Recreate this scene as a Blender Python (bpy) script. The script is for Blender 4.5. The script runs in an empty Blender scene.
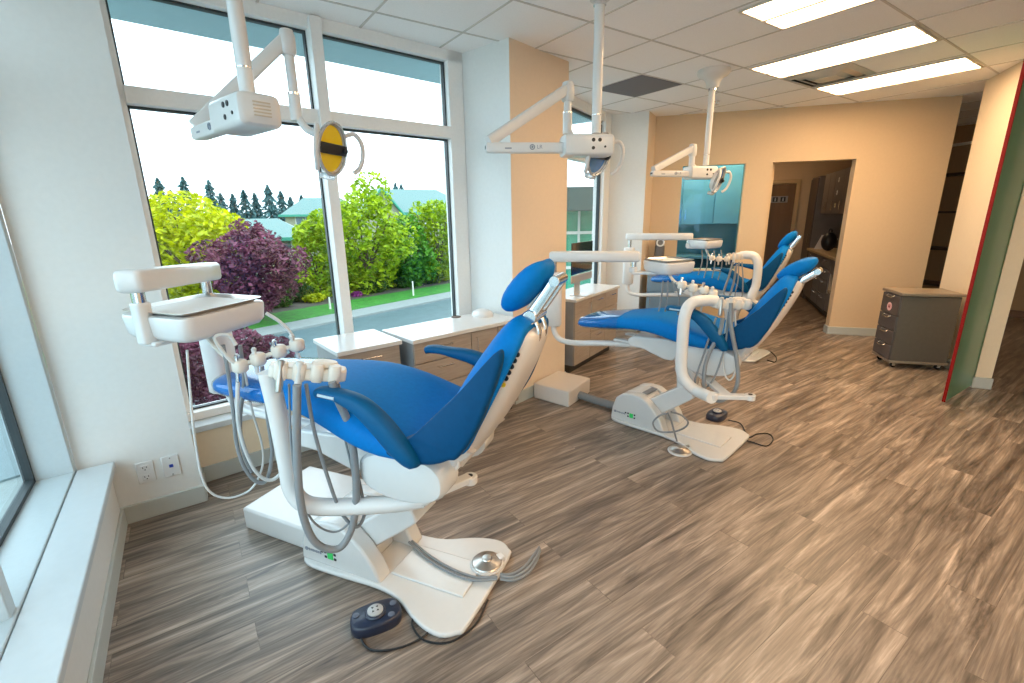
import bpy, bmesh, math, random
import numpy as np
from mathutils import Matrix, Vector, Euler
random.seed(7)
scene = bpy.context.scene
COL = scene.collection
PI = math.pi
rad = math.radians

# ------------------------------------------------------------------ camera
CAMZ = 1.54
FOC = 465.5
YAW, PIT, ROL = rad(34.71), rad(15.06), rad(-0.93)
_cy, _sy = math.cos(YAW), math.sin(YAW)
FWD = Vector((_sy*math.cos(PIT), _cy*math.cos(PIT), -math.sin(PIT)))
_R0 = Vector((_cy, -_sy, 0)); _U0 = _R0.cross(FWD)
RGT = math.cos(ROL)*_R0 + math.sin(ROL)*_U0
UPV = -math.sin(ROL)*_R0 + math.cos(ROL)*_U0
cam_data = bpy.data.cameras.new('camera')
cam = bpy.data.objects.new('camera', cam_data)
COL.objects.link(cam)
cam_data.sensor_fit = 'HORIZONTAL'; cam_data.sensor_width = 36.0
cam_data.lens = FOC/1024*36.0
cam_data.clip_start = 0.05; cam_data.clip_end = 500
m3 = Matrix((RGT, UPV, -FWD)).transposed()
cam.matrix_world = Matrix.Translation((0, 0, CAMZ)) @ m3.to_4x4()
scene.camera = cam

def ray(px, py):
    return RGT*((px-512)/FOC) + UPV*(-(py-341.5)/FOC) + FWD
def atz(px, py, z):            # measured point at a known height
    d = ray(px, py); t = (z-CAMZ)/d.z
    return Vector((0, 0, CAMZ)) + d*t
def atr(px, py, r):            # measured point at a known horizontal distance
    d = ray(px, py); t = r/math.hypot(d.x, d.y)
    return Vector((0, 0, CAMZ)) + d*t

# ------------------------------------------------------------------ materials
def nodes_of(name):
    m = bpy.data.materials.new(name); m.use_nodes = True
    nt = m.node_tree
    return m, nt, nt.nodes['Principled BSDF']
def lin(c):
    return tuple(((v/255)/12.92 if v/255 <= .04045 else ((v/255+.055)/1.055)**2.4) for v in c)
MATS = {}
def mat(name, col, rough=.5, metal=0., spec=.5, noise=0., nscale=8., bump=0., coat=0., trans=0., alpha=1., stretch=None):
    if name in MATS: return MATS[name]
    m, nt, b = nodes_of(name)
    b.inputs['Base Color'].default_value = (*col, 1)
    b.inputs['Roughness'].default_value = rough
    b.inputs['Metallic'].default_value = metal
    b.inputs['Specular IOR Level'].default_value = spec
    b.inputs['Coat Weight'].default_value = coat
    b.inputs['Coat Roughness'].default_value = .08
    b.inputs['Transmission Weight'].default_value = trans
    b.inputs['Alpha'].default_value = alpha
    if noise or bump:
        tc = nt.nodes.new('ShaderNodeTexCoord')
        nz = nt.nodes.new('ShaderNodeTexNoise'); nz.inputs['Scale'].default_value = nscale
        nz.inputs['Detail'].default_value = 4
        src = tc.outputs['Object']
        if stretch:
            mp = nt.nodes.new('ShaderNodeMapping'); mp.inputs['Scale'].default_value = stretch
            nt.links.new(src, mp.inputs['Vector']); src = mp.outputs['Vector']
        nt.links.new(src, nz.inputs['Vector'])
        if noise:
            cr = nt.nodes.new('ShaderNodeValToRGB')
            cr.color_ramp.elements[0].position = .3; cr.color_ramp.elements[1].position = .7
            cr.color_ramp.elements[0].color = (*[v*(1-noise) for v in col], 1)
            cr.color_ramp.elements[1].color = (*[min(1, v*(1+noise)) for v in col], 1)
            nt.links.new(nz.outputs['Fac'], cr.inputs['Fac'])
            nt.links.new(cr.outputs['Color'], b.inputs['Base Color'])
        if bump:
            bp = nt.nodes.new('ShaderNodeBump'); bp.inputs['Strength'].default_value = bump
            bp.inputs['Distance'].default_value = .01
            nt.links.new(nz.outputs['Fac'], bp.inputs['Height'])
            nt.links.new(bp.outputs['Normal'], b.inputs['Normal'])
    MATS[name] = m
    return m
def emit(name, col, s):
    if name in MATS: return MATS[name]
    m, nt, b = nodes_of(name)
    b.inputs['Base Color'].default_value = (*col, 1)
    b.inputs['Emission Color'].default_value = (*col, 1)
    b.inputs['Emission Strength'].default_value = s
    MATS[name] = m
    return m
def pane(name, tint, gloss=.08, rough=0.0):
    if name in MATS: return MATS[name]
    m, nt, b = nodes_of(name)
    out = nt.nodes['Material Output']; nt.nodes.remove(b)
    tr = nt.nodes.new('ShaderNodeBsdfTransparent'); tr.inputs['Color'].default_value = (*tint, 1)
    gl = nt.nodes.new('ShaderNodeBsdfGlossy'); gl.inputs['Roughness'].default_value = rough
    mx = nt.nodes.new('ShaderNodeMixShader')
    fr = nt.nodes.new('ShaderNodeFresnel'); ge = nt.nodes.new('ShaderNodeNewGeometry'); iv = nt.nodes.new('ShaderNodeMix'); iv.data_type = 'FLOAT'
    iv.inputs['A'].default_value = 1.25+gloss; iv.inputs['B'].default_value = 1/(1.25+gloss)      # same reflectance from either face of the sheet
    nt.links.new(ge.outputs['Backfacing'], iv.inputs['Factor']); nt.links.new(iv.outputs['Result'], fr.inputs['IOR'])
    nt.links.new(fr.outputs['Fac'], mx.inputs['Fac'])
    nt.links.new(tr.outputs['BSDF'], mx.inputs[1]); nt.links.new(gl.outputs['BSDF'], mx.inputs[2])
    nt.links.new(mx.outputs['Shader'], out.inputs['Surface'])
    MATS[name] = m
    return m

WHITE_PAINT = mat('white wall paint', (.72, .72, .70), .6, noise=.015, nscale=40, bump=.03)
GREY_PAINT = mat('pale grey wall paint', (.80, .81, .80), .6, noise=.015, nscale=40, bump=.03)
TAN_PAINT = mat('tan wall paint', (.80, .655, .50), .6, noise=.015, nscale=40, bump=.03)
CREAM_PAINT = mat('cream wall paint', (.78, .66, .49), .6, noise=.015, nscale=40, bump=.03)
BACK_PAINT = mat('warm beige wall paint', (.67, .50, .32), .6, noise=.015, nscale=40, bump=.03)
BROWN_PAINT = mat('brown wall paint', (.34, .21, .10), .6, noise=.02, nscale=30)
BASE_PAINT = mat('grey baseboard', (.48, .51, .49), .45, noise=.01, nscale=20)
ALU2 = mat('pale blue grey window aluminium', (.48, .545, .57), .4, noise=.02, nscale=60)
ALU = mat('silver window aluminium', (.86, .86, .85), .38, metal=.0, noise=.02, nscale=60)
ALU_DARK = mat('dark gasket', (.03, .04, .045), .5, noise=.05, nscale=50)
SILL = mat('white sill laminate', (.54, .58, .60), .35, noise=.015, nscale=30)
CEIL = mat('white ceiling tile', (.93, .92, .91), .8, noise=.03, nscale=120, bump=.15)
GRID = mat('ceiling grid metal', (.60, .57, .53), .5, noise=.02, nscale=60)
SLATE = mat('dark grey ceiling panel', (.17, .165, .18), .7, noise=.05, nscale=90)
PLASTIC = mat('white moulded plastic', (.70, .69, .68), .28, noise=.01, nscale=30, coat=.25)
CREAM_PL = mat('cream moulded plastic', (.70, .64, .585), .32, noise=.01, nscale=30, coat=.2)
ENAMEL = mat('white enamelled metal', (.66, .655, .645), .25, noise=.01, nscale=30, coat=.3)
HOLDER = mat('ivory plastic', (.72, .66, .58), .35, noise=.01, nscale=30)
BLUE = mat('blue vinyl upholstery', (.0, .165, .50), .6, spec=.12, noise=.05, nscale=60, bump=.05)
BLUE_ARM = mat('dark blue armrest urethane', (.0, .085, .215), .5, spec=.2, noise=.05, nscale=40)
BLUE_SHADE = mat('shaded blue side upholstery', (.0, .055, .15), .55, spec=.15, noise=.05, nscale=50)  # the blue upholstery darkened, painting shade onto the side wings
CHROME = mat('polished chrome', (.75, .75, .76), .15, metal=1., noise=.02, nscale=20)
STEEL = mat('brushed steel', (.62, .58, .54), .3, metal=1., noise=.04, nscale=40, stretch=(1, 20, 1))
HOSE = mat('grey silicone tubing', (.23, .245, .26), .4, noise=.03, nscale=60)
HOSE_W = mat('pale grey tubing', (.62, .63, .62), .4, noise=.03, nscale=60)
BLACK = mat('black plastic', (.012, .013, .016), .4, noise=.1, nscale=40)
NAVY = mat('dark navy rubber', (.014, .022, .05), .35, noise=.1, nscale=40, coat=.2)
BUTTON = mat('grey button', (.42, .43, .44), .35, noise=.03, nscale=40)
GREEN_LED = emit('green display', (.03, .42, .10), .18)
YELLOW = mat('yellow tag', (.85, .55, .02), .5, noise=.02, nscale=40)
AMBER = mat('yellow reflector glass', (.95, .70, .01), .12, noise=.04, nscale=14, coat=.5)
BLUE_GLASS = mat('blue reflector glass', (.10, .28, .70), .12, metal=.3, noise=.1, nscale=20, coat=.5)
CLEAR_RIM = mat('clear plastic rim', (.80, .84, .86), .12, noise=.02, nscale=20, trans=.6, coat=.4)
CAB_FACE = mat('taupe laminate', (.36, .30, .25), .45, noise=.12, nscale=6, stretch=(1, 1, 14))
CAB_SIDE = mat('grey laminate side', (.26, .27, .28), .45, noise=.06, nscale=8)
CAB_BLUE = mat('pale blue grey laminate', (.20, .29, .37), .4, noise=.03, nscale=8)
COUNTER = mat('white laminate counter', (.66, .66, .655), .25, noise=.01, nscale=30, coat=.2)
CART_TOP = mat('grey beige laminate', (.26, .21, .165), .4, noise=.04, nscale=30)
CART_SIDE = mat('grey laminate cart side', (.115, .10, .088), .45, noise=.04, nscale=30)
CART_FACE = mat('dark grey laminate drawer', (.09, .08, .085), .45, noise=.08, nscale=10)
RED = mat('red edge band', (.22, .006, .004), .55, spec=.2, noise=.03, nscale=40)
GLASS = pane('window glass', (.93, .97, .97), .05)
TEAL_GLASS = pane('teal tinted glass', (.40, .74, .95), .10)
GREEN_GLASS = mat('green frosted glass', (.09, .26, .14), .35, noise=.05, nscale=4, coat=.3)
WOOD_DOOR = mat('brown wood door', (.20, .10, .03), .45, noise=.2, nscale=6, stretch=(1, 1, .1))
KITCH = mat('slate brown cabinet front', (.17, .145, .13), .45, noise=.08, nscale=8)
KITCH_TOP = mat('beige stone counter', (.55, .42, .25), .35, noise=.1, nscale=20)
PINK = mat('pink sticker paper', (.85, .55, .58), .5, noise=.03, nscale=30)
CLEAR = pane('clear plastic sheet', (.80, .90, .95), .35, .08)
PAPER = mat('white paper liner', (.80, .79, .77), .6, noise=.02, nscale=40)
CONDUIT = mat('grey conduit', (.20, .21, .22), .5, noise=.05, nscale=40)
TYRE = mat('black rubber', (.015, .015, .015), .6, noise=.1, nscale=30)

# wood floor: planks with streaky grain along X
def floor_mat():
    m, nt, b = nodes_of('grey brown vinyl planks')
    N, L = nt.nodes.new, nt.links.new
    tc = N('ShaderNodeTexCoord')
    br = N('ShaderNodeTexBrick')
    br.offset = .37; br.inputs['Scale'].default_value = 1
    br.inputs['Brick Width'].default_value = 1.22; br.inputs['Row Height'].default_value = .152
    br.inputs['Mortar Size'].default_value = .0012; br.inputs['Mortar Smooth'].default_value = .1
    br.inputs['Color1'].default_value = (0, 0, 0, 1); br.inputs['Color2'].default_value = (1, 1, 1, 1)
    br.inputs['Mortar'].default_value = (.5, .5, .5, 1); br.inputs['Bias'].default_value = 0
    L(tc.outputs['Object'], br.inputs['Vector'])
    # per-plank shift of the grain
    add = N('ShaderNodeVectorMath'); add.operation = 'ADD'
    sc = N('ShaderNodeVectorMath'); sc.operation = 'SCALE'; sc.inputs['Scale'].default_value = 7.3
    L(br.outputs['Color'], sc.inputs[0]); L(tc.outputs['Object'], add.inputs[0]); L(sc.outputs[0], add.inputs[1])
    mp = N('ShaderNodeMapping'); mp.inputs['Scale'].default_value = (.85, 9.5, 1)
    L(add.outputs[0], mp.inputs['Vector'])
    n1 = N('ShaderNodeTexNoise'); n1.inputs['Scale'].default_value = 1.3; n1.inputs['Detail'].default_value = 6
    n1.inputs['Roughness'].default_value = .62; n1.inputs['Distortion'].default_value = 1.5
    L(mp.outputs[0], n1.inputs['Vector'])
    mp2 = N('ShaderNodeMapping'); mp2.inputs['Scale'].default_value = (5, 130, 1)
    L(add.outputs[0], mp2.inputs['Vector'])
    n2 = N('ShaderNodeTexNoise'); n2.inputs['Scale'].default_value = 1.0; n2.inputs['Detail'].default_value = 3
    L(mp2.outputs[0], n2.inputs['Vector'])
    mx = N('ShaderNodeMix'); mx.data_type = 'FLOAT'; mx.inputs['Factor'].default_value = .24
    L(n1.outputs['Fac'], mx.inputs['A']); L(n2.outputs['Fac'], mx.inputs['B'])
    cr = N('ShaderNodeValToRGB')
    e = cr.color_ramp.elements
    e[0].position = .34; e[0].color = (.068, .052, .042, 1)
    e[1].position = .68; e[1].color = (.54, .435, .36, 1)
    a = e.new(.46); a.color = (.175, .137, .110, 1)
    a = e.new(.57); a.color = (.315, .25, .20, 1)
    L(mx.outputs['Result'], cr.inputs['Fac'])
    # plank tone
    hs = N('ShaderNodeHueSaturation')
    mr = N('ShaderNodeMapRange'); mr.inputs['To Min'].default_value = .87; mr.inputs['To Max'].default_value = 1.13
    L(br.outputs['Color'], mr.inputs['Value']); L(mr.outputs['Result'], hs.inputs['Value'])
    L(cr.outputs['Color'], hs.inputs['Color'])
    dk = N('ShaderNodeMix'); dk.data_type = 'RGBA'; dk.blend_type = 'MULTIPLY'
    mr2 = N('ShaderNodeMapRange'); mr2.inputs['To Min'].default_value = 0; mr2.inputs['To Max'].default_value = .55
    L(br.outputs['Fac'], mr2.inputs['Value']); L(mr2.outputs['Result'], dk.inputs['Factor'])
    dk.inputs['B'].default_value = (.35, .3, .25, 1)
    L(hs.outputs['Color'], dk.inputs['A'])
    L(dk.outputs['Result'], b.inputs['Base Color'])
    rr = N('ShaderNodeMapRange'); rr.inputs['To Min'].default_value = .27; rr.inputs['To Max'].default_value = .42
    L(n2.outputs['Fac'], rr.inputs['Value']); L(rr.outputs['Result'], b.inputs['Roughness'])
    bp = N('ShaderNodeBump'); bp.inputs['Strength'].default_value = .10; bp.inputs['Distance'].default_value = .004
    L(mx.outputs['Result'], bp.inputs['Height']); L(bp.outputs['Normal'], b.inputs['Normal'])
    return m
FLOOR = floor_mat()

# ------------------------------------------------------------------ mesh builder
def rotz(a): return Matrix.Rotation(a, 4, 'Z')
def frame_to(p, d, up=Vector((0, 0, 1))):
    z = Vector(d).normalized()
    x = up.cross(z)
    if x.length < 1e-4: x = Vector((1, 0, 0)).cross(z)
    x.normalize(); y = z.cross(x)
    M = Matrix((x, y, z)).transposed().to_4x4(); M.translation = Vector(p)
    return M
def smooth_path(pts, n=6, closed=False):
    P = [Vector(p) for p in pts]; out = []
    k = len(P)
    rng = range(k) if closed else range(k-1)
    for i in rng:
        p1, p2 = P[i], P[(i+1) % k]
        p0 = P[i-1] if (closed or i > 0) else p1+(p1-p2)
        p3 = P[(i+2) % k] if (closed or i+2 < k) else p2+(p2-p1)
        for j in range(n):
            t = j/n
            out.append(.5*((2*p1)+(p2-p0)*t+(2*p0-5*p1+4*p2-p3)*t*t+(3*p1-p0-3*p2+p3)*t**3))
    if not closed: out.append(P[-1])
    return out
class MB:
    def __init__(s): s.v = []; s.f = []; s.mi = []; s.cur = 0
    def add(s, vs, fs, M=None):
        o = len(s.v)
        for p in vs:
            p = Vector(p)
            s.v.append(M @ p if M else p)
        for f in fs:
            s.f.append([o+i for i in f]); s.mi.append(s.cur)
        return s
    def box(s, c, d, M=None):
        x, y, z = d[0]/2, d[1]/2, d[2]/2
        T = Matrix.Translation(c); T = M @ T if M else T
        vs = [(-x, -y, -z), (x, -y, -z), (x, y, -z), (-x, y, -z), (-x, -y, z), (x, -y, z), (x, y, z), (-x, y, z)]
        return s.add(vs, [(0, 3, 2, 1), (4, 5, 6, 7), (0, 1, 5, 4), (1, 2, 6, 5), (2, 3, 7, 6), (3, 0, 4, 7)], T)
    def prism(s, poly, z0, z1, M=None):           # polygon in XY extruded along Z
        n = len(poly)
        a = sum(poly[i][0]*poly[(i+1) % n][1]-poly[(i+1) % n][0]*poly[i][1] for i in range(n))
        if a < 0: poly = poly[::-1]
        vs = [(x, y, z0) for x, y in poly]+[(x, y, z1) for x, y in poly]
        fs = [tuple(range(n-1, -1, -1)), tuple(range(n, 2*n))]+[(i, (i+1) % n, n+(i+1) % n, n+i) for i in range(n)]
        return s.add(vs, fs, M)
    def side(s, poly, y0, y1, M=None):            # polygon in XZ extruded along Y
        R = Matrix(((1, 0, 0, 0), (0, 0, -1, 0), (0, 1, 0, 0), (0, 0, 0, 1)))
        return s.prism(poly, -y1, -y0, (M @ R) if M else R)
    def loft(s, rings, cap=True, closed=False, M=None):
        n = len(rings[0]); vs = [p for r in rings for p in r]; fs = []
        m = len(rings)
        for i in range(m if closed else m-1):
            a, b = i*n, ((i+1) % m)*n
            for j in range(n):
                k = (j+1) % n
                fs.append((a+j, a+k, b+k, b+j))
        if cap and not closed:
            fs.append(tuple(range(n-1, -1, -1))); fs.append(tuple(range((m-1)*n, m*n)))
        return s.add(vs, fs, M)
    def tube(s, pts, r, n=10, sm=0, closed=False, M=None, flat=None):
        P = smooth_path(pts, sm, closed) if sm else [Vector(p) for p in pts]
        k = len(P); rings = []; up = None
        for i, p in enumerate(P):
            a = P[i-1] if (i > 0 or closed) else p
            b = P[(i+1) % k] if (i < k-1 or closed) else p
            d = (b-a)
            d = d.normalized() if d.length > 1e-9 else Vector((0, 0, 1))
            if up is None:
                up = Vector((0, 0, 1)) if abs(d.z) < .9 else Vector((1, 0, 0))
            x = up.cross(d)
            if x.length < 1e-6: x = Vector((1, 0, 0)).cross(d)
            x.normalize(); y = d.cross(x); up = y
            rr = r if not isinstance(r, (list, tuple)) else r[0]+(r[-1]-r[0])*i/max(1, k-1) if len(r) == 2 else r[min(len(r)-1, int(round(i*(len(r)-1)/max(1, k-1))))]
            fx, fy = (1, 1) if not flat else flat
            rings.append([p+x*math.cos(2*PI*j/n)*rr*fx+y*math.sin(2*PI*j/n)*rr*fy for j in range(n)])
        return s.loft(rings, True, closed, M)
    def lathe(s, prof, n=24, M=None):             # profile (r, z) about Z
        rings = [[(max(r, 1e-4)*math.cos(2*PI*j/n), max(r, 1e-4)*math.sin(2*PI*j/n), z) for j in range(n)] for r, z in prof]
        return s.loft(rings, True, False, M)
    def cyl(s, a, b, r, n=14, r2=None):
        a, b = Vector(a), Vector(b)
        return s.lathe([(r, 0), (r if r2 is None else r2, (b-a).length)], n, frame_to(a, b-a))
    def ball(s, c, rx, ry=None, rz=None, n=16, m=10, M=None):
        ry = rx if ry is None else ry; rz = rx if rz is None else rz
        rings = [[(c[0]+rx*math.sin(PI*(i+.02)/(m+.04))*math.cos(2*PI*j/n), c[1]+ry*math.sin(PI*(i+.02)/(m+.04))*math.sin(2*PI*j/n), c[2]-rz*math.cos(PI*(i+.02)/(m+.04))) for j in range(n)] for i in range(m+1)]
        return s.loft(rings, True, False, M)
    def build(s, name, material, parent=None, bevel=0., seg=2, angle=38, sub=0, loc=None):
        me = bpy.data.meshes.new(name)
        me.from_pydata([tuple(v) for v in s.v], [], s.f)
        mats = material if isinstance(material, (list, tuple)) else [material]
        for mm in mats: me.materials.append(mm)
        if len(mats) > 1:
            for p, i in zip(me.polygons, s.mi): p.material_index = i
        bm = bmesh.new(); bm.from_mesh(me)
        bmesh.ops.remove_doubles(bm, verts=bm.verts, dist=1e-6)
        bmesh.ops.recalc_face_normals(bm, faces=bm.faces)
        bm.to_mesh(me); bm.free()
        for p in me.polygons: p.use_smooth = True
        me.set_sharp_from_angle(angle=rad(angle))
        o = bpy.data.objects.new(name, me); COL.objects.link(o)
        if parent: o.parent = parent
        if loc is not None: o.location = loc
        if bevel:
            b = o.modifiers.new('bevel', 'BEVEL'); b.width = bevel; b.segments = seg; b.limit_method = 'ANGLE'; b.angle_limit = rad(40)
            b.use_clamp_overlap = True
        if sub:
            b = o.modifiers.new('sub', 'SUBSURF'); b.levels = sub; b.render_levels = sub
        return o
def thing(name, label, cat, loc=(0, 0, 0), rz=0., group=None):
    o = bpy.data.objects.new(name, None); COL.objects.link(o)
    o.empty_display_size = .1
    o.location = loc; o.rotation_euler = (0, 0, rz)
    o['label'] = label; o['category'] = cat
    if group: o['group'] = group
    return o
def tag(o, label, cat, group=None):
    o['label'] = label; o['category'] = cat
    if group: o['group'] = group
    return o
def struct(o):
    o['kind'] = 'structure'; return o
def sroot(name):
    o = bpy.data.objects.new(name, None); COL.objects.link(o); o['kind'] = 'structure'; return o
def lab(o, t): o['label'] = t; return o
def sq(hx, hy, n=20, e=4., cx=0, cy=0):           # super-ellipse outline
    out = []
    for j in range(n):
        a = 2*PI*j/n; c, s = math.cos(a), math.sin(a)
        out.append((cx+hx*math.copysign(abs(c)**(2/e), c), cy+hy*math.copysign(abs(s)**(2/e), s)))
    return out

# ------------------------------------------------------------------ room shell
H = 2.74
poly = [(-.80, -3), (-.80, 2.98), (-.30, 3.30), (1.0, 3.43), (2.0, 3.53), (2.72, 3.66), (4.62, 4.46), (5.30, 4.80), (5.62, 4.80), (6.75, 5.80), (11.2, 8.0), (13, 8.0), (13, -3)]
struct(MB().prism(poly, -.12, 0).build('floor', FLOOR))
c_ = struct(MB().prism(poly, H, H+.1).build('ceiling', CEIL))
XL = [2.39+.604*i for i in range(-5, 14)]
gm = MB()                      # clip the grid to the room outline by keeping only bars inside it
def inside(x, y):
    c = False; n = len(poly)
    for i in range(n):
        x1, y1 = poly[i]; x2, y2 = poly[(i+1) % n]
        if (y1 > y) != (y2 > y) and x < (x2-x1)*(y-y1)/(y2-y1)+x1: c = not c
    return c
for x in XL:
    ys = [y for y in np.arange(-2.9, 5, .05) if inside(x, y)]
    if ys: gm.box((x, (ys[0]+ys[-1])/2, H-.002), (.014, ys[-1]-ys[0], .004))
for y in (4.27, 3.69, 3.10, 2.51, 1.34, .17, -1.0, -2.17):
    xs = [x for x in np.arange(-.8, 12.9, .05) if inside(x, y)]
    if xs: gm.box(((xs[0]+xs[-1])/2, y, H-.0022), (xs[-1]-xs[0], .014, .0044))
gr = gm.build('grid', GRID, c_)

def local(ox, oy, deg): return Matrix.Translation((ox, oy, 0)) @ rotz(rad(deg))

# white pier with the outlets
struct(MB().prism([(-.60, 2.93), (-.12, 2.93), (-.14, 3.36), (-.60, 3.32)], 0, H).build('wall_front', WHITE_PAINT))
struct(MB().box((-.30, 2.922, .05), (.38, .016, .10)).box((-.112, 3.05, .05), (.016, .26, .10)).build('baseboard_front', BASE_PAINT, bevel=.003))

# near window wall
W1 = local(.88, 3.436, 5.5)
w1 = sroot('window_1')
f = MB()
f.box((-1.05, -.01, 1.55), (.10, .10, 2.38), W1)
f.box((1.03, -.02, 1.55), (.13, .12, 2.38), W1)
f.box((-.005, -.045, 1.55), (.07, .15, 2.36), W1)
f.box((0, -.02, 2.705), (2.2, .12, .075), W1)
f.box((0, -.02, .395), (2.2, .14, .05), W1)
f.build('window_frame', ALU, w1, bevel=.004)
f = MB(); f.box((-.52, -.03, 2.17), (.965, .12, .085), W1); f.box((.50, -.03, 2.17), (.93, .12, .085), W1)
f.build('transom', ALU, w1, bevel=.004)
f = MB()
for s0, s1 in ((-1.0, -.04), (.03, .965)):
    for z0, z1 in ((.42, 2.128), (2.212, 2.667)):
        for s in (s0+.005, s1-.005): f.box((s, -.012, (z0+z1)/2), (.01, .035, z1-z0), W1)
        for z in (z0+.005, z1-.006): f.box(((s0+s1)/2, -.012, z), (s1-s0, .035, .012), W1)
f.build('gasket', ALU_DARK, w1)
for s0, s1 in ((-1.0, -.04), (.03, .965)):
    for z0, z1 in ((.42, 2.128), (2.212, 2.667)):
        MB().box(((s0+s1)/2, 0, (z0+z1)/2), (s1-s0, .012, z1-z0), W1).build('pane', GLASS, w1)
MB().box((0, -.12, .352), (2.2, .18, .036), W1).build('window_sill', SILL, w1, bevel=.004)
struct(MB().box((.01, -.11, .167), (2.24, .14, .334), W1).build('wall_window', CREAM_PAINT))
struct(MB().box((.01, -.187, .05), (2.22, .014, .10), W1).build('baseboard_window', BASE_PAINT, bevel=.003))

# left window wall
w2 = sroot('window_2')
f = MB()
f.box((-.69, 2.905, 1.55), (.18, .05, 2.40))
f.box((-.69, 1.865, 1.55), (.16, .055, 2.36))
f.box((-.69, .30, 1.55), (.16, .055, 2.36)); f.box((-.69, -1.3, 1.55), (.16, .055, 2.36)); f.box((-.69, -2.9, 1.55), (.16, .1, 2.36))
f.box((-.69, 0, .36), (.18, 5.86, .03)); f.box((-.69, 0, 2.70), (.18, 5.86, .08)); f.box((-.70, 0, 2.17), (.12, 5.86, .085))
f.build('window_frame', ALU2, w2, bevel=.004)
f = MB()
ed = [(2.875, 1.895), (1.835, .33), (.27, -1.27), (-1.33, -2.85)]
for a, b in ed:
    for y in (a-.008, b+.008): f.box((-.752, y, 1.25), (.035, .016, 1.75))
    f.box((-.752, (a+b)/2, .385), (.035, a-b, .02)); f.box((-.752, (a+b)/2, 2.115), (.035, a-b, .02))
f.build('gasket', ALU_DARK, w2)
for a, b in ed:
    MB().box((-.755, (a+b)/2, 1.53), (.012, a-b, 2.3)).build('pane', pane('blue green window glass', (.87, .945, .955), .05), w2)
MB().box((-.525, -.04, .352), (.146, 5.9, .036)).build('window_sill', SILL, w2, bevel=.005)
struct(MB().box((-.60, -.04, .165), (.24, 5.9, .33)).build('wall_left', WHITE_PAINT))
struct(MB().box((-.473, -.04, .05), (.014, 5.9, .10)).build('baseboard_left', BASE_PAINT, bevel=.003))

# columns
def column(name, pts, mats, idx):
    m = MB(); n = len(pts)
    vs = [(x, y, 0) for x, y in pts]+[(x, y, H) for x, y in pts]
    m.add(vs, [tuple(range(n-1, -1, -1)), tuple(range(n, 2*n))]); 
    for i in range(n):
        m.cur = idx[i]; m.add(vs, [(i, (i+1) % n, n+(i+1) % n, n+i)])
    o = m.build(name, mats, angle=20); return struct(o)
column('column', [(2.10, 3.01), (2.815, 3.19), (2.70, 3.68), (1.965, 3.53)], [GREY_PAINT, TAN_PAINT], [1, 1, 0, 0])
C1 = local(2.10, 3.01, 14.1)
struct(MB().box((.37, -.008, .05), (.74, .016, .10), C1).build('baseboard_column', BASE_PAINT, bevel=.003))
column('column.001', [(4.897, 4.077), (5.45, 4.353), (5.2, 4.86), (4.60, 4.53)], [GREY_PAINT, TAN_PAINT], [1, 1, 0, 0])
C2 = local(4.60, 4.53, -57)
struct(MB().box((.26, -.008, .05), (.54, .016, .10), C2).build('baseboard_column.001', BASE_PAINT, bevel=.003))

# second window bay, past the tan column
W3 = local(2.70, 3.66, 24.3)
w3 = sroot('window_3')
f = MB()
f.box((.06, 0, 1.55), (.12, .12, 2.38), W3); f.box((2.0, -.01, 1.55), (.20, .14, 2.38), W3)
f.box((1.03, 0, 2.69), (2.06, .12, .10), W3); f.box((1.03, 0, .395), (2.06, .14, .05), W3)
f.build('window_frame', ALU, w3, bevel=.004)
MB().box((1.0, -.02, 2.17), (1.8, .1, .085), W3).build('transom', ALU, w3, bevel=.004)
f = MB()
f.box((1.0, -.012, 2.628), (1.8, .04, .024), W3); f.box((.13, -.012, 1.5), (.02, .04, 2.2), W3); f.box((1.89, -.012, 1.5), (.02, .04, 2.2), W3)
f.build('gasket', ALU_DARK, w3)
for z0, z1 in ((.42, 2.128), (2.212, 2.64)):
    MB().box((1.01, 0, (z0+z1)/2), (1.78, .012, z1-z0), W3).build('pane', GLASS, w3)
MB().box((1.03, -.03, .352), (2.06, .08, .036), W3).build('window_sill', SILL, w3, bevel=.004)
struct(MB().box((1.03, -.02, .167), (2.06, .06, .334), W3).build('wall_bay', CREAM_PAINT))

# beige wall with an inner window and a doorway
WB = local(6.138, 3.157, -50.56)          # local -y faces away from the camera; +s runs right
T0, T1 = 0.0, .13
b_ = MB()
def seg(s0, s1, z0, z1): b_.box(((s0+s1)/2, .065, (z0+z1)/2), (s1-s0, .13, z1-z0), WB)
seg(-1.50, -1.046, 0, H); seg(-1.046, -.305, 0, .80); seg(-1.046, -.305, 2.13, H); seg(-.305, 0, 0, H)
seg(0, .888, 2.13, H); seg(.888, 1.80, 0, H)
struct(b_.build('wall_back', BACK_PAINT))
m = MB()
for s0, s1 in ((-1.5, -1.25), (.888, 1.80), (-.9, 0)): m.box(((s0+s1)/2, -.008, .05), (s1-s0, .016, .10), WB)
m.box((.88, .06, .05), (.016, .15, .10), WB)
struct(m.build('baseboard_back', BASE_PAINT, bevel=.003))
w4 = sroot('window_4')
MB().box((-.6755, .07, 1.465), (.74, .01, 1.33), WB).build('pane', TEAL_GLASS, w4)
MB().box((-.6755, .065, .805), (.74, .15, .02), WB).build('window_sill', CREAM_PAINT, w4)

# cream wall on the right
WR = local(6.673, 1.472, 209.5)
struct(MB().box((.62, .055, H/2), (1.24, .11, H), WR).build('wall_right', CREAM_PAINT))
struct(MB().box((.62, -.008, .05), (1.26, .016, .10), WR).box((1.248, .055, .05), (.016, .13, .10), WR).build('baseboard_right', BASE_PAINT, bevel=.003))

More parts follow.
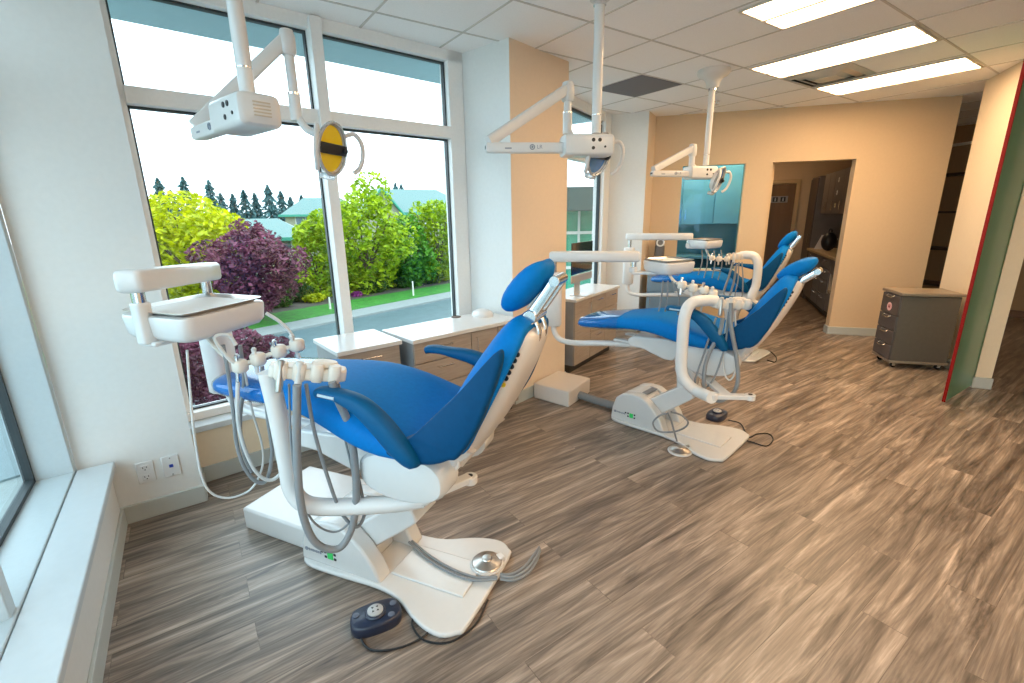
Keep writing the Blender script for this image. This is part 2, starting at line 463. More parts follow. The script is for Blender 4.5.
# rooms beyond (walls that close them)
WK = local(7.41, 2.76, 32.8)               # run of the far cabinets
m = MB()
m.box((1.6, -.72, H/2), (3.6, .12, H), WK)
struct(m.build('wall_far_right', BROWN_PAINT))
m = MB(); m.box((2.95, .5, H/2), (.12, 3.6, H), WK); struct(m.build('wall_far', BACK_PAINT))
struct(MB().prism([(5.36, 4.52), (5.46, 4.50), (6.85, 5.76), (6.78, 5.84)], 0, H).build('wall_far_left', CREAM_PAINT))
struct(MB().prism([(6.78, 5.84), (6.85, 5.74), (11.2, 7.9), (11.1, 8.0)], 0, H).build('wall_far_end', BACK_PAINT))
struct(MB().box((9.9, .4, H/2), (.12, 5.2, H)).build('wall_corridor', BROWN_PAINT))
struct(MB().box((6.0, -3.0, H/2), (14, .1, H)).build('wall_rear', CREAM_PAINT))
struct(MB().box((9.825, .4, .05), (.03, 5.2, .10)).build('baseboard_corridor', mat('brown baseboard', (.16, .08, .04), .5, noise=.05)))

# ------------------------------------------------------------------ ceiling fixtures
LAMP = emit('warm fluorescent diffuser', (1.0, .68, .39), 9.0)
REFL = mat('white lamp reflector', (.85, .78, .68), .35, noise=.01)
def ceiling_light(x, y, label, w=.53, l=1.14, rz=0.):
    t = thing('ceiling_light', label, 'ceiling light', (x, y, H), rz, 'recessed fluorescent ceiling lights')
    m = MB()
    for sx in (-1, 1): m.box((sx*(w/2-.008), 0, -.006), (.016, l, .012))
    for sy in (-1, 1): m.box((0, sy*(l/2-.008), -.006), (w, .016, .012))
    m.box((0, 0, -.0065), (.026, l, .018))
    m.build('frame', REFL, t, bevel=.002)
    for sx in (-1, 1):
        m = MB(); hw = (w-.054)/4
        ring = [(-hw, -.0035), (-hw*.5, -.0065), (0, -.0075), (hw*.5, -.0065), (hw, -.0035), (hw, -.0015), (-hw, -.0015)]
        cx = sx*(.011+hw+.001)
        m.loft([[(cx+a, yy, b) for a, b in ring] for yy in (-l/2+.017, l/2-.017)])
        m.build('diffuser', LAMP, t)
    return t
ceiling_light(3.31, 1.32, 'recessed fluorescent light cut off by the top edge of the photo')
ceiling_light(4.52, 1.925, 'middle recessed fluorescent light, on the near side of the square air vent')
ceiling_light(5.74, 1.925, 'recessed fluorescent light nearest the back wall, beyond the square air vent')
for x, y in ((1.5, -.42), (3.3, -.42), (1.5, -2.0)):  # unseen lamps added behind the camera to lift the room light
    ceiling_light(x, y, 'added unseen ceiling light behind the viewpoint that brightens the room')
ceiling_light(6.14, 4.02, 'added ceiling light that brightens the small room behind the inner window', rz=rad(39.4))  # lamp added to light the otherwise dark room behind the glass
ceiling_light(8.55, 4.35, 'small added ceiling light that brightens the prep room beyond the doorway', .32, .62)  # extra lamp put in to raise the prep room brightness
t = thing('air_vent', 'square louvred air vent in the ceiling between two fluorescent lights', 'air vent', (5.12, 2.22, H))
MB().box((0, 0, -.002), (.54, .54, .004)).build('backing', mat('dark duct', (.06, .05, .045), .7, noise=.1), t)
for k, a in enumerate((.56, .43, .30)):
    m = MB(); w_ = .05
    for i in range(4):
        m.add([(-a/2, -a/2, -.006-.004*k), (a/2, -a/2, -.006-.004*k), (a/2-w_, -a/2+w_, -.022-.004*k), (-a/2+w_, -a/2+w_, -.022-.004*k),
               (-a/2, -a/2, -.003-.004*k), (a/2, -a/2, -.003-.004*k), (a/2-w_, -a/2+w_, -.019-.004*k), (-a/2+w_, -a/2+w_, -.019-.004*k)],
              [(0, 1, 2, 3), (7, 6, 5, 4), (0, 4, 5, 1), (2, 6, 7, 3), (0, 3, 7, 4), (1, 5, 6, 2)], rotz(i*PI/2))
    m.build('louvre', mat('vent metal', (.62, .56, .48), .45, noise=.02), t)
MB().box((0, 0, -.028), (.19, .19, .008)).build('centre_plate', mat('vent metal', (.62, .56, .48), .45), t, bevel=.002)
t = MB().box((0, 0, -.005), (.575, .575, .008)).build('ceiling_panel', SLATE, None, bevel=.002, loc=(3.89, 3.395, H))
tag(t, 'square dark grey panel set in the pale tiled ceiling', 'ceiling panel')
t = thing('ceiling_sprinkler', 'tiny sprinkler head on the ceiling behind the far lamp post', 'sprinkler', tuple(atz(717, 101, H)))
MB().lathe([(.03, 0), (.03, -.006), (.012, -.010), (.010, -.03), (.018, -.034), (.018, -.038), (.002, -.038)], 16).build('head', CHROME, t)

# ------------------------------------------------------------------ wall outlets
def outlet(x, label, kind):
    t = thing(kind, label, 'outlet', (x, 2.93, .262))
    MB().box((0, -.004, 0), (.076, .008, .12)).build('cover_plate', PLASTIC, t, bevel=.003)
    if kind == 'power_outlet':
        for s in (-1, 1):
            o = MB().box((0, -.0095, s*.026), (.036, .004, .034)).build('socket', PLASTIC, t, bevel=.002)
            m = MB()
            for a in (-.008, .008): m.box((a, -.0118, s*.026+.004), (.003, .002, .009))
            m.cyl((0, -.0108, s*.026-.009), (0, -.0128, s*.026-.009), .003, 8)
            m.build('slot', BLACK, o)
    else:
        MB().box((0, -.0095, .002), (.017, .004, .017)).build('jack', mat('blue jack', (.02, .05, .35), .4, noise=.05), t)
        for s in (-1, 1):
            m = MB(); m.cyl((0, -.008, s*.048), (0, -.0095, s*.048), .0035, 8); m.build('screw', CHROME, t)
outlet(-.345, 'white double power outlet low on the white wall', 'power_outlet')
outlet(-.235, 'white wall plate with a small blue data jack', 'data_outlet')

# ------------------------------------------------------------------ low cabinets under the windows
def cabinet(name, M, w, d, h, label, split, top=COUNTER, over=.012, feet=True, side=CAB_SIDE, face=CAB_FACE, foot=.09, group=None, cat='cabinet'):
    """front along +x of M at y=0, body towards +y"""
    t = thing(name, label, cat, M.translation, M.to_euler().z, group)
    th = .028
    MB().box((w/2, d/2, (h-th+foot)/2), (w, d-.02, h-th-foot)).build('body', side, t, bevel=.002)
    MB().box((w/2, d/2-.01, h-th/2), (w+2*over, d+.03, th)).build('countertop', top, t, bevel=.004)
    MB().box((w/2, d/2+.02, foot/2), (w-.04, d-.08, foot)).build('plinth', mat('dark plinth', (.06, .055, .05), .6, noise=.1), t)
    for (x0, x1, z0, z1, kind) in split:
        o = MB().box(((x0+x1)/2, .001, (z0+z1)/2), (x1-x0-.006, .018, z1-z0-.006)).build('drawer' if kind == 'd' else 'door', face, t, bevel=.002)
        m = MB()
        if kind == 'd':
            cx, cz = (x0+x1)/2, z1-.045
            m.tube([(cx-.06, -.008, cz), (cx-.06, -.03, cz), (cx+.06, -.03, cz), (cx+.06, -.008, cz)], .005, 8)
        else:
            cx, cz = (x0+.045 if kind == 'l' else x1-.045), z1-.11
            m.tube([(cx, -.008, cz-.06), (cx, -.03, cz-.06), (cx, -.03, cz+.06), (cx, -.008, cz+.06)], .005, 8)
        m.build('handle', CHROME, o)
    return t
h1 = .775
cabinet('drawer_cabinet', local(.665, 2.795, 5), .40, .41, h1, 'narrow taupe drawer cabinet with white top, just left of the long one under the window',
        [(0, .40, .60, .747, 'd'), (0, .40, .43, .60, 'd'), (0, .40, .26, .43, 'd'), (0, .40, .09, .26, 'd')])
t2 = cabinet('long_cabinet', local(1.135, 2.775, 7), .925, .40, h1, 'long low taupe cabinet with white top standing between window mullion and tan column',
        [(0, .47, .60, .747, 'd'), (0, .47, .43, .60, 'd'), (0, .47, .26, .43, 'd'), (0, .47, .09, .26, 'd'), (.47, .72, .09, .747, 'l'), (.72, .925, .09, .747, 'r')])
p = atz(456, 317, h1)
m = MB().lathe([(.040, 0), (.040, .004), (.034, .006), (.033, .002), (.002, .002)], 24, Matrix.Translation(p))
tag(m.build('cable_grommet', mat('brown grommet', (.10, .07, .05), .4, noise=.05)), 'round dark cable grommet set in the long white cabinet top', 'grommet')
p = Vector((1.90, 3.15, h1))
t = thing('sink_cover', 'shallow white dome lying on the long white cabinet top by the pier', 'cover', p)
m = MB(); m.lathe([(.10, 0), (.10, .012), (.088, .03), (.05, .048), (.002, .054)], 28, Matrix.Diagonal((.8, 1, 1, 1)))
m.build('dome', PLASTIC, t, angle=60)
cabinet('drawer_unit', local(3.0, 3.27, 20.5), 1.06, .38, .762, 'taupe cabinet with white top beyond the tan column, carrying the desktop computer',
        [(0, .36, .09, .735, 'r'), (.36, .72, .56, .735, 'd'), (.36, .72, .36, .56, 'd'), (.36, .72, .09, .36, 'd'), (.72, 1.06, .56, .735, 'd'), (.72, 1.06, .36, .56, 'd'), (.72, 1.06, .09, .36, 'd')])
# desktop computer on it
pa = atr(571, 284, 4.47); pb = atr(591.5, 273.5, 4.95)
dv = (pb-pa); ang = math.atan2(dv.y, dv.x); wd = math.hypot(dv.x, dv.y)
t = thing('desktop_computer', 'slim silver all-in-one computer seen nearly edge-on on the far cabinet', 'computer', ((pa.x+pb.x)/2, (pa.y+pb.y)/2, .762), ang)
zc = pa.z-.762
MB().box((0, 0, zc+.035), (wd, .012, .075)).build('chin', mat('silver aluminium', (.66, .65, .63), .35, metal=.6, noise=.02), t, bevel=.003)
MB().box((0, 0, zc+.23), (wd, .010, .30)).build('screen', mat('dark glass screen', (.012, .010, .012), .08, noise=.1, coat=.6), t, bevel=.003)
m = MB(); m.side([(-.09, 0), (.09, 0), (.09, .008), (-.09, .008)], -.09, .09); m.box((0, .05, zc/2+.03), (.14, .008, zc+.06))
m.build('stand', mat('silver aluminium', (.66, .65, .63), .35, metal=.6), t, bevel=.003)
# corner cabinet by the inner window
cabinet('corner_cabinet', local(4.915, 3.972, -50.56), .62, .30, .80, 'blue-grey low cabinet in the corner below the inner window',
        [(0, .62, .56, .772, 'd'), (0, .62, .09, .56, 'l')], side=CAB_BLUE, face=CAB_BLUE)
# wall dispenser standing on it
p = Vector((5.215, 4.045, .80))
t = thing('dispenser', 'tall dark grey dispenser with white oval rim in the corner behind the second chair', 'dispenser', p, rad(-48))
MB().prism(sq(.062, .075, 20, 5), 0, .33).build('body', mat('dark grey plastic', (.13, .12, .115), .4, noise=.05), t, bevel=.004)
m = MB(); m.tube([(.045*math.cos(a), -.078+.01*math.sin(a), .375+.042*math.sin(a)) for a in [2*PI*i/20 for i in range(20)]], .011, 8, 0, True); m.build('rim', PLASTIC, t)
m = MB(); m.prism(sq(.056, .066, 20, 4), .33, .425); m.build('head', mat('mid grey plastic', (.2, .19, .18), .4, noise=.05), t, bevel=.01)

# ------------------------------------------------------------------ utility boxes on the floor
def floor_box(pts, h, label, mat_=PLASTIC):
    c = sum((Vector((*p, 0)) for p in pts), Vector())/4
    t = thing('utility_box', label, 'utility box', c, 0, None)
    MB().prism([(p[0]-c.x, p[1]-c.y) for p in pts], .0, h).build('lid', mat_, t, bevel=.012, seg=3)
    return t
floor_box([(.04, 2.51), (.275, 2.115), (.665, 2.365), (.42, 2.755)], .12, 'low white utility box on the floor at the foot of the nearest chair')
t = floor_box([(2.318, 3.03), (2.415, 2.68), (2.80, 2.825), (2.71, 3.16)], .14, 'low white utility box on the floor against the tan column', CREAM_PL)
cpos = t.location.copy()
t = thing('conduit', 'thick grey floor conduit from the tan column box to the second chair', 'conduit', (2.6, 2.6, .0))
pth = [Vector((2.60, 2.745, .05)), Vector((2.62, 2.66, .045)), Vector((2.66, 2.50, .04)), Vector((2.71, 2.32, .04))]
MB().tube([q-Vector((2.6, 2.6, 0)) for q in pth], .034, 14, 4).build('sleeve', CONDUIT, t)

# ------------------------------------------------------------------ mobile drawer cart
Cc = Vector((5.66, 1.50, 0)); ca = math.atan2(1.70-1.51, 5.90-5.68)
M = local(Cc.x, Cc.y, math.degrees(ca))    # x runs along the front (away to the left); body towards -y
t = thing('drawer_cart', 'grey drawer cart on casters standing beside the green glass panel', 'cart', Cc, ca)
w_, d_, h_ = .34, .48, .77
MB().box((w_/2, -d_/2, .40), (w_, d_, .66)).build('body', CART_SIDE, t, bevel=.004)
MB().box((w_/2, -d_/2, .75), (w_+.04, d_+.04, .03)).build('top', CART_TOP, t, bevel=.005)
MB().box((w_/2, -d_/2, .068), (w_+.02, d_+.02, .024)).build('base', CART_TOP, t, bevel=.004)
zs = [(.53, .73), (.38, .53), (.235, .38), (.085, .235)]
for k, (z0, z1) in enumerate(zs):
    o = MB().box((w_/2, .008, (z0+z1)/2), (w_-.012, .018, z1-z0-.008)).build('drawer', CART_FACE, t, bevel=.003)
    cz = z1-.028
    m = MB(); m.tube([(w_/2-.055, .016, cz+.012), (w_/2-.045, .04, cz), (w_/2+.045, .04, cz), (w_/2+.055, .016, cz+.012)], .006, 8, 3)
    m.build('handle', CHROME, o)
    if k == 0:
        m = MB(); m.cyl((w_/2, .017, .60), (w_/2, .0185, .60), .043, 28); st = m.build('sticker', PINK, o)
        m = MB(); m.box((w_/2-.011, .0195, .603), (.010, .002, .036)); m.box((w_/2+.011, .0195, .603), (.010, .002, .036)); m.box((w_/2, .0195, .60), (.03, .002, .009))
        lab(m.build('sticker_print', mat('dark red print', (.35, .06, .09), .5), o), 'dark print on the round pink sticker')
for x in (.04, w_-.04):
    for y in (-.05, -d_+.05):
        m = MB(); m.cyl((x-.012, y, .027), (x+.012, y, .027), .026, 16); c = m.build('caster', TYRE, t, bevel=.004)
        m = MB(); m.box((x-.017, y, .042), (.004, .03, .04)); m.box((x+.017, y, .042), (.004, .03, .04)); m.box((x, y, .058), (.038, .034, .006)); m.build('fork', CHROME, c)

# ------------------------------------------------------------------ green glass panel with the red edge
t = thing('glass_partition', 'tall green frosted glass panel with red front edge beside the drawer cart', 'glass panel', (4.90, .90, 0), math.atan2(-.03, .85))
MB().box((.40, 0, 1.355), (.78, .014, 2.67)).build('panel', GREEN_GLASS, t, bevel=.001)
MB().box((.003, 0, 1.355), (.014, .022, 2.67)).build('edge_band', RED, t, bevel=.002)
for z in (.35, 1.3, 2.3): MB().box((.76, .0, z), (.05, .04, .06)).build('clamp', CHROME, t, bevel=.004)

# ------------------------------------------------------------------ rooms beyond
# prep room through the doorway: lower and upper cabinets, counter, door
base = local(7.41, 2.76, 32.8)
def run_unit(x0, x1, label, layout, depth=.55, h=.87, face=KITCH):
    M = base @ Matrix.Translation((x0, 0, 0))
    t = thing('base_cabinet', label, 'cabinet', M.translation, M.to_euler().z, 'base cabinets in the prep room')
    w = x1-x0
    MB().box((w/2, -depth/2, (.10+h)/2), (w-.004, depth-.04, h-.10)).build('body', KITCH, t)
    MB().box((w/2, -depth/2, .05), (w-.004, depth-.12, .10)).build('plinth', mat('dark plinth', (.06, .055, .05), .6), t)
    for (z0, z1) in layout:
        o = MB().box((w/2, -.012, (z0+z1)/2), (w-.012, .02, z1-z0-.01)).build('drawer', face, t, bevel=.003)
        m = MB(); m.tube([(w/2-.06, -.002, z1-.05), (w/2-.06, .022, z1-.05), (w/2+.06, .022, z1-.05), (w/2+.06, -.002, z1-.05)], .005, 6); m.build('handle', CHROME, o)
    return t
lay4 = [(.10, .32), (.32, .54), (.54, .70), (.70, .865)]
KB = mat('blue grey drawer front', (.17, .18, .21), .45, noise=.06, nscale=8)
run_unit(.38, .90, 'slate drawer unit of the prep counter, just past the open shelf', lay4, face=KB)
run_unit(.90, 1.42, 'slate drawer unit of the prep counter, second past the open shelf', lay4, face=KB)
run_unit(1.42, 2.1, 'brown door unit of the prep counter, farthest from the doorway', [(.10, .865)])
t = thing('shelf_cabinet', 'open lit shelf unit in the prep counter at the doorway edge', 'cabinet', base @ Vector((-.14, 0, 0)), rad(32.8))
m = MB(); w = .52
m.box((.012, -.275, .485), (.024, .51, .77)); m.box((w-.012, -.275, .485), (.024, .51, .77)); m.box((w/2, -.52, .485), (w, .02, .77)); m.box((w/2, -.275, .40), (w, .5, .024)); m.box((w/2, -.275, .115), (w, .5, .024))
m.build('body', mat('pale shelf laminate', (.5, .42, .33), .5, noise=.05), t, bevel=.002)
o = MB().box((w/2, -.012, .76), (w-.012, .02, .20)).build('drawer', KB, t, bevel=.003)
MB().box((w/2, -.012, .25), (w-.012, .02, .25)).build('drawer', KB, t, bevel=.003)
t = MB().box((.98, -.27, .89), (2.27, .60, .04), base).build('worktop', KITCH_TOP, None, bevel=.004)
tag(t, 'long beige worktop running over the prep room drawers', 'worktop')
def upper(x0, x1, label, n, z0=1.50, z1=2.12):
    M = base @ Matrix.Translation((x0, -.03, 0))
    t = thing('wall_cabinet', label, 'cabinet', M.translation, M.to_euler().z, 'wall cabinets in the prep room')
    w = x1-x0
    MB().box((w/2, -.19, (z0+z1)/2), (w-.004, .34, z1-z0)).build('body', KITCH, t)
    for i in range(n):
        dw = w/n
        o = MB().box((dw*(i+.5), -.008, (z0+z1)/2), (dw-.008, .018, z1-z0-.008)).build('door', KITCH, t, bevel=.003)
        m = MB(); cx = dw*(i+.12 if i % 2 else i+.88); m.tube([(cx, .0, z0+.06), (cx, .025, z0+.06), (cx, .025, z0+.18), (cx, 0, z0+.18)], .005, 6); m.build('handle', CHROME, o)
    return t
upper(.05, .50, 'brown wall cabinet nearest the doorway, partly cut by its edge', 1)
uc = upper(.50, 1.0, 'brown wall cabinet with white round notes on its door', 1)
for k, z in enumerate((1.98, 1.80, 1.62)):
    t = thing('note', ['round white note near the top of the brown wall cabinet door', 'round white note halfway down the brown wall cabinet door', 'small square yellowish note low on the brown wall cabinet door'][k], 'note', base @ Vector((.72, -.015, z)), rad(32.8), 'notes on the prep room cabinet')
    m = MB()
    if k < 2:
        m.cyl((0, 0, 0), (0, .003, 0), .035, 18)
    else: m.box((0, .002, 0), (.07, .004, .06))
    m.build('paper', [PAPER, PAPER, mat('yellow paper', (.75, .62, .35), .6)][k], t)
    m = MB(); m.box((0, .004, 0), (.02, .002, .012)); m.build('print', BLACK, t)
upper(1.0, 1.75, 'brown wall cabinet farthest along the prep room wall', 2)
t = thing('tall_cabinet', 'tall dark brown cabinet at the far end of the prep worktop', 'cabinet', base @ Vector((2.14, 0, 0)), rad(32.8))
MB().box((.33, -.30, 1.07), (.66, .56, 2.12)).build('body', KITCH, t, bevel=.003)
o = MB().box((.33, -.012, 1.10), (.64, .02, 2.0)).build('door', mat('dark brown door front', (.10, .075, .06), .45, noise=.1, nscale=6), t, bevel=.003)
m = MB(); m.tube([(.08, 0, .95), (.08, .03, .95), (.08, .03, 1.15), (.08, 0, 1.15)], .006, 6); m.build('handle', CHROME, o)
# things on the worktop
t = thing('paper_stack', 'slanted stack of pale papers on the prep worktop', 'papers', base @ Vector((1.86, -.14, .91)), rad(-62))
for k in range(3): MB().box((0, 0, .09+.0), (.20, .012, .26), Matrix.Translation((.03*k, .03*k, 0)) @ Matrix.Rotation(.35, 4, 'Y')).build('sheet', [PAPER, mat('yellow paper', (.75, .62, .35), .6), PAPER][k], t)
t = thing('black_bag', 'dark rounded bag on the prep worktop', 'bag', base @ Vector((1.42, -.15, .91)))
m = MB(); m.ball((0, 0, .15), .12, .11, .15); m.build('body', BLACK, t)
m = MB(); m.tube([(-.06, 0, .26), (-.04, 0, .34), (.04, 0, .34), (.06, 0, .26)], .009, 8, 4); m.build('handle', BLACK, t)
t = thing('tap', 'dark sink tap on the prep worktop near the doorway', 'tap', base @ Vector((.18, -.42, .91)), rad(32.8))
m = MB(); m.cyl((0, 0, 0), (0, 0, .05), .025, 14); m.tube([(0, 0, .04), (0, 0, .20), (0, .04, .26), (0, .12, .26), (0, .16, .20)], .012, 10, 4); m.build('spout', mat('dark bronze', (.05, .04, .035), .3, metal=.8), t)
m = MB(); m.cyl((0, 0, .05), (.07, 0, .075), .008, 8); m.build('lever', mat('dark bronze', (.05, .04, .035), .3, metal=.8), t)
# door at the end of the prep room
D = base @ Matrix.Translation((2.88, -.67, 0)) @ rotz(rad(90))
d1 = sroot('door_1'); d1.matrix_world = D
MB().box((1.35, .03, 1.02), (.92, .04, 2.04)).build('leaf', WOOD_DOOR, d1, bevel=.003)
m = MB(); m.box((.86, .03, 1.04), (.07, .07, 2.10)); m.box((1.84, .03, 1.04), (.07, .07, 2.10)); m.box((1.35, .03, 2.09), (1.05, .07, .07))
m.build('door_frame', mat('tan door frame', (.55, .38, .20), .5, noise=.03), d1, bevel=.004)
t = thing('door_sign', 'small grey sign of three dark squares on the brown prep room door', 'sign', D @ Vector((1.22, .06, 1.77)), D.to_euler().z)
MB().box((0, .004, 0), (.42, .008, .12)).build('plate', mat('grey sign', (.30, .27, .24), .5, noise=.03), t, bevel=.002)
for k in range(3):
    o = MB().box((-.13+.13*k, .0095, 0), (.085, .003, .085)).build('square', BLACK, t)
    m = MB(); m.cyl((-.13+.13*k, .011, .022), (-.13+.13*k, .0125, .022), .010, 10); m.box((-.13+.13*k, .0117, -.010), (.022, .0015, .045)); m.build('figure', BUTTON, o)
# room behind the inner window: pale blue wall cabinets and counter
RB = local(6.138, 3.157, -50.56)
MB_T = mat('pale aqua laminate', (.50, .68, .80), .4, noise=.02, nscale=10)
for k, (s0, s1) in enumerate(((-1.42, -.965), (-.965, -.51), (-.51, -.055))):
    t = thing('aqua_cabinet', ['pale wall cabinet at the left side behind the inner window', 'pale wall cabinet in the middle behind the inner window', 'pale wall cabinet at the right side behind the inner window'][k], 'cabinet', RB @ Vector((s0, .95, 0)), RB.to_euler().z, 'wall cabinets behind the inner window')
    MB().box((.2275, .19, 1.83), (.453, .34, .90)).build('body', MB_T, t)
    o = MB().box((.2275, .008, 1.83), (.445, .018, .89)).build('door', MB_T, t, bevel=.003)
    m = MB(); m.tube([(.06 if k % 2 else .44, .0, 1.45), (.06 if k % 2 else .44, -.025, 1.45), (.06 if k % 2 else .44, -.025, 1.58), (.06 if k % 2 else .44, 0, 1.58)], .005, 6); m.build('handle', CHROME, o)
t = thing('aqua_counter', 'counter with dark front seen low behind the inner window', 'counter', RB @ Vector((-.78, .95, 0)), RB.to_euler().z)
MB().box((0, .17, .44), (1.40, .5, .86)).build('body', mat('dark counter front', (.12, .13, .13), .5, noise=.05), t)
MB().box((0, .15, .90), (1.42, .56, .04)).build('countertop', COUNTER, t, bevel=.004)
struct(MB().box((-1.0, 1.45, H/2), (2.2, .1, H), RB).build('wall_inner', mat('pale aqua wall', (.55, .60, .60), .6, noise=.02)))
struct(MB().box((.02, .80, H/2), (.08, 1.30, H), RB).build('wall_between', BACK_PAINT))
# corridor bits glimpsed past the end of the beige wall
t = thing('corridor_shelf', 'dark shelf unit glimpsed in the narrow gap right of the beige wall', 'shelf', (8.9, 2.0, 0), rad(-20))
m = MB()
for z in (.03, .5, 1.0, 1.5, 2.0): m.box((0, 0, z), (.36, .9, .03))
for y in (-.44, .44): m.box((0, y, 1.02), (.36, .03, 2.0))
m.build('rack', mat('dark wood shelf', (.07, .045, .03), .5, noise=.1), t, bevel=.003)
t = thing('ceiling_rail', 'thin bright strip light high in the narrow gap', 'strip light', (8.2, 1.95, 2.32))
m = MB(); m.box((0, 0, 0), (.03, .7, .03), rotz(rad(-30))); m.build('tube', mat('pale strip', (.8, .75, .65), .3), t)

# ------------------------------------------------------------------ dental chairs
def dental_chair(O, deg, label, beta, tilt, base_p, base_deg, head, bl, deliv, assist):
    th = rad(deg)
    t = thing('dental_chair', label, 'dental chair', (O[0], O[1], 0), th, 'dental chairs')
    Minv = (Matrix.Translation((O[0], O[1], 0)) @ rotz(th)).inverted()
    L = lambda P: Minv @ Vector(P)
    h = .76
    # base plate and pump cover
    B = Minv @ Matrix.Translation((base_p[0], base_p[1], 0)) @ rotz(rad(base_deg))
    half = [(-.345, .10), (-.325, .165), (-.25, .19), (-.05, .185), (.10, .178), (.22, .195), (.32, .245), (.40, .275), (.48, .283), (.535, .25), (.56, .19)]
    op = [(x, y) for x, y in half]+[(x, -y) for x, y in half[::-1]]
    op = [(p.x, p.y) for p in smooth_path([(x, y, 0) for x, y in op], 3, True)]
    bp = MB().prism(op, .003, .026, B).build('base_plate', ENAMEL, t, bevel=.009, seg=3)
    m = MB(); m.box((.30, 0, .030), (.36, .20, .012), B)
    m.build('tread', ENAMEL, bp, bevel=.005)
    prof = [(-.335, .02), (-.325, .11), (-.295, .195), (-.24, .240), (-.16, .254), (-.09, .250), (-.03, .218), (.03, .165), (.08, .10), (.115, .02)]
    m = MB(); m.side(prof, -.165, -.085, B); m.side(prof, .085, .165, B)
    m.side([(-.335, .02), (-.325, .11), (-.295, .195), (-.24, .240), (-.16, .254), (-.10, .250), (-.02, .18), (.0, .02)], -.086, .086, B)
    cv = m.build('pump_cover', ENAMEL, t, bevel=.012, seg=3)
    m = MB(); m.box((-.105, 0, .2505), (.045, .15, .006), B); m.build('slot', mat('grey slot', (.22, .22, .23), .5, noise=.05), cv)
    # display on the near side of the cover
    y0 = -.1665
    m = MB(); m.box((-.155, y0, .085), (.030, .003, .034), B); dsp = m.build('display', GREEN_LED, cv)
    for a, b in ((-.182, .098), (-.182, .074), (-.128, .098), (-.128, .074), (-.203, .096)): MB().box((a, y0, b), (.012, .003, .010), B).build('display_button', BLACK, cv)
    m = MB(); m.cyl(B @ Vector((-.295, y0+.002, .085)), B @ Vector((-.295, y0-.001, .085)), .010, 14)
    for k in range(7): m.box((-.278+.011*k, y0, .085), (.007, .002, .010 if k % 2 else .013), B)
    m.build('logo', mat('grey print', (.25, .27, .32), .5), cv)
    # lift arm and pedestal
    m = MB(); m.side([(-.12, .10), (-.10, .20), (-.02, .245), (.19, .395), (.23, .40), (.265, .315), (.24, .29), (.0, .10)], -.083, .083, B)
    la = m.build('lift_arm', ENAMEL, t, bevel=.010, seg=3)
    m = MB(); m.box((0, .0, 0), (.24, .004, .003), B @ Matrix.Translation((.085, 0, .3205)) @ Matrix.Rotation(-.620, 4, 'Y'))
    m.build('seam', mat('grey slot', (.22, .22, .23), .5), la)
    pe = B @ Vector((.18, 0, .44))
    m = MB(); m.loft([[(pe.x+a, pe.y+b, z) for a, b in sq(w1, w2, 24, 4)] for z, w1, w2 in ((.34, .06, .075), (.45, .07, .085), (.50, .085, .095), (.51, .082, .092), (.62, .10, .11))])
    m.build('pedestal', ENAMEL, t, bevel=.006)
    # chassis under the seat
    pf = [(-.74, .675), (-.73, .648), (-.62, .640), (-.58, .625), (-.47, .590), (-.42, .590), (-.38, .635), (-.20, .625), (-.06, .640), (.0, .69), (.02, .75), (-.70, .725), (-.74, .70)]
    m = MB(); m.side(pf, -.15, .15)
    ch = m.build('chassis', ENAMEL, t, bevel=.012, seg=3)
    for sy in (-1, 1): MB().box((-.78, sy*.10, .668), (.16, .05, .018)).build('rail', ENAMEL, ch, bevel=.005)
    for sy in (-1, 1):
        m = MB(); ring = []
        for a in range(28):
            aa = 2*PI*a/28
            ring.append((-.17+.165*math.cos(aa)*(1 if math.cos(aa) > 0 else 1.15), .655+.095*math.copysign(abs(math.sin(aa))**.75, math.sin(aa))))
        m.loft([[(x, sy*y, z) for x, z in [(-.17+(p[0]+.17)*k, .655+(p[1]-.655)*k) for p in ring]] for y, k in ((.12, 1), (.215, 1), (.232, .93), (.238, .8))])
        m.build('motor_cover', ENAMEL, ch)
    # upholstery: seat and leg rest in one shape
    zt = lambda u: tilt*max(0., -u-.12)
    secs = [(-1.145, .13, .025, -.012), (-1.13, .17, .042, -.028), (-1.09, .192, .055, -.036), (-.95, .205, .075, -.026), (-.80, .212, .100, -.010), (-.66, .228, .128, .0), (-.52, .255, .148, -.010), (-.40, .280, .142, -.040),
            (-.28, .292, .115, -.056), (-.17, .288, .082, -.050), (-.06, .262, .058, -.025), (.02, .225, .05, -.005), (.06, .19, .046, .01)]
    m = MB(); n = 28; rings = []
    for u, w, a, b in secs:
        r = []
        for j in range(n):
            an = 2*PI*j/n; c, s_ = math.cos(an), math.sin(an)
            y = w*math.copysign(abs(c)**.55, c); zz = math.copysign(abs(s_)**.7, s_)
            mid = (a+b)/2; z = mid+(a-b)/2*zz
            q = y/w
            if zz > 0: z -= .025*(1-q*q)*min(1, max(0, (u+.7)/.3)) if u > -.7 else 0
            else: z += .03*(1-q*q)
            r.append((u, y, h+z+zt(u)))
        rings.append(r)
    m.loft(rings)
    seat = m.build('seat', BLUE, t, angle=70, sub=1)
    # clear toe cover
    m = MB(); rings = []
    for u, w, a, b in [(-1.150, .137, .030, -.016)]+[(u, w+.004, a+.004, b-.004) for u, w, a, b in secs[1:5]]:
        rings.append([(u, w*math.copysign(abs(math.cos(2*PI*j/n))**.55, math.cos(2*PI*j/n)), h+(a+b)/2+(a-b)/2*math.copysign(abs(math.sin(2*PI*j/n))**.7, math.sin(2*PI*j/n))+zt(u)+.002) for j in range(n)])
    m.loft(rings, cap=False)
    m.build('toe_cover', CLEAR, t, angle=70, sub=1)
    # backrest
    be = rad(beta); bd = Vector((math.cos(be), 0, math.sin(be))); bn = Vector((-math.sin(be), 0, math.cos(be)))
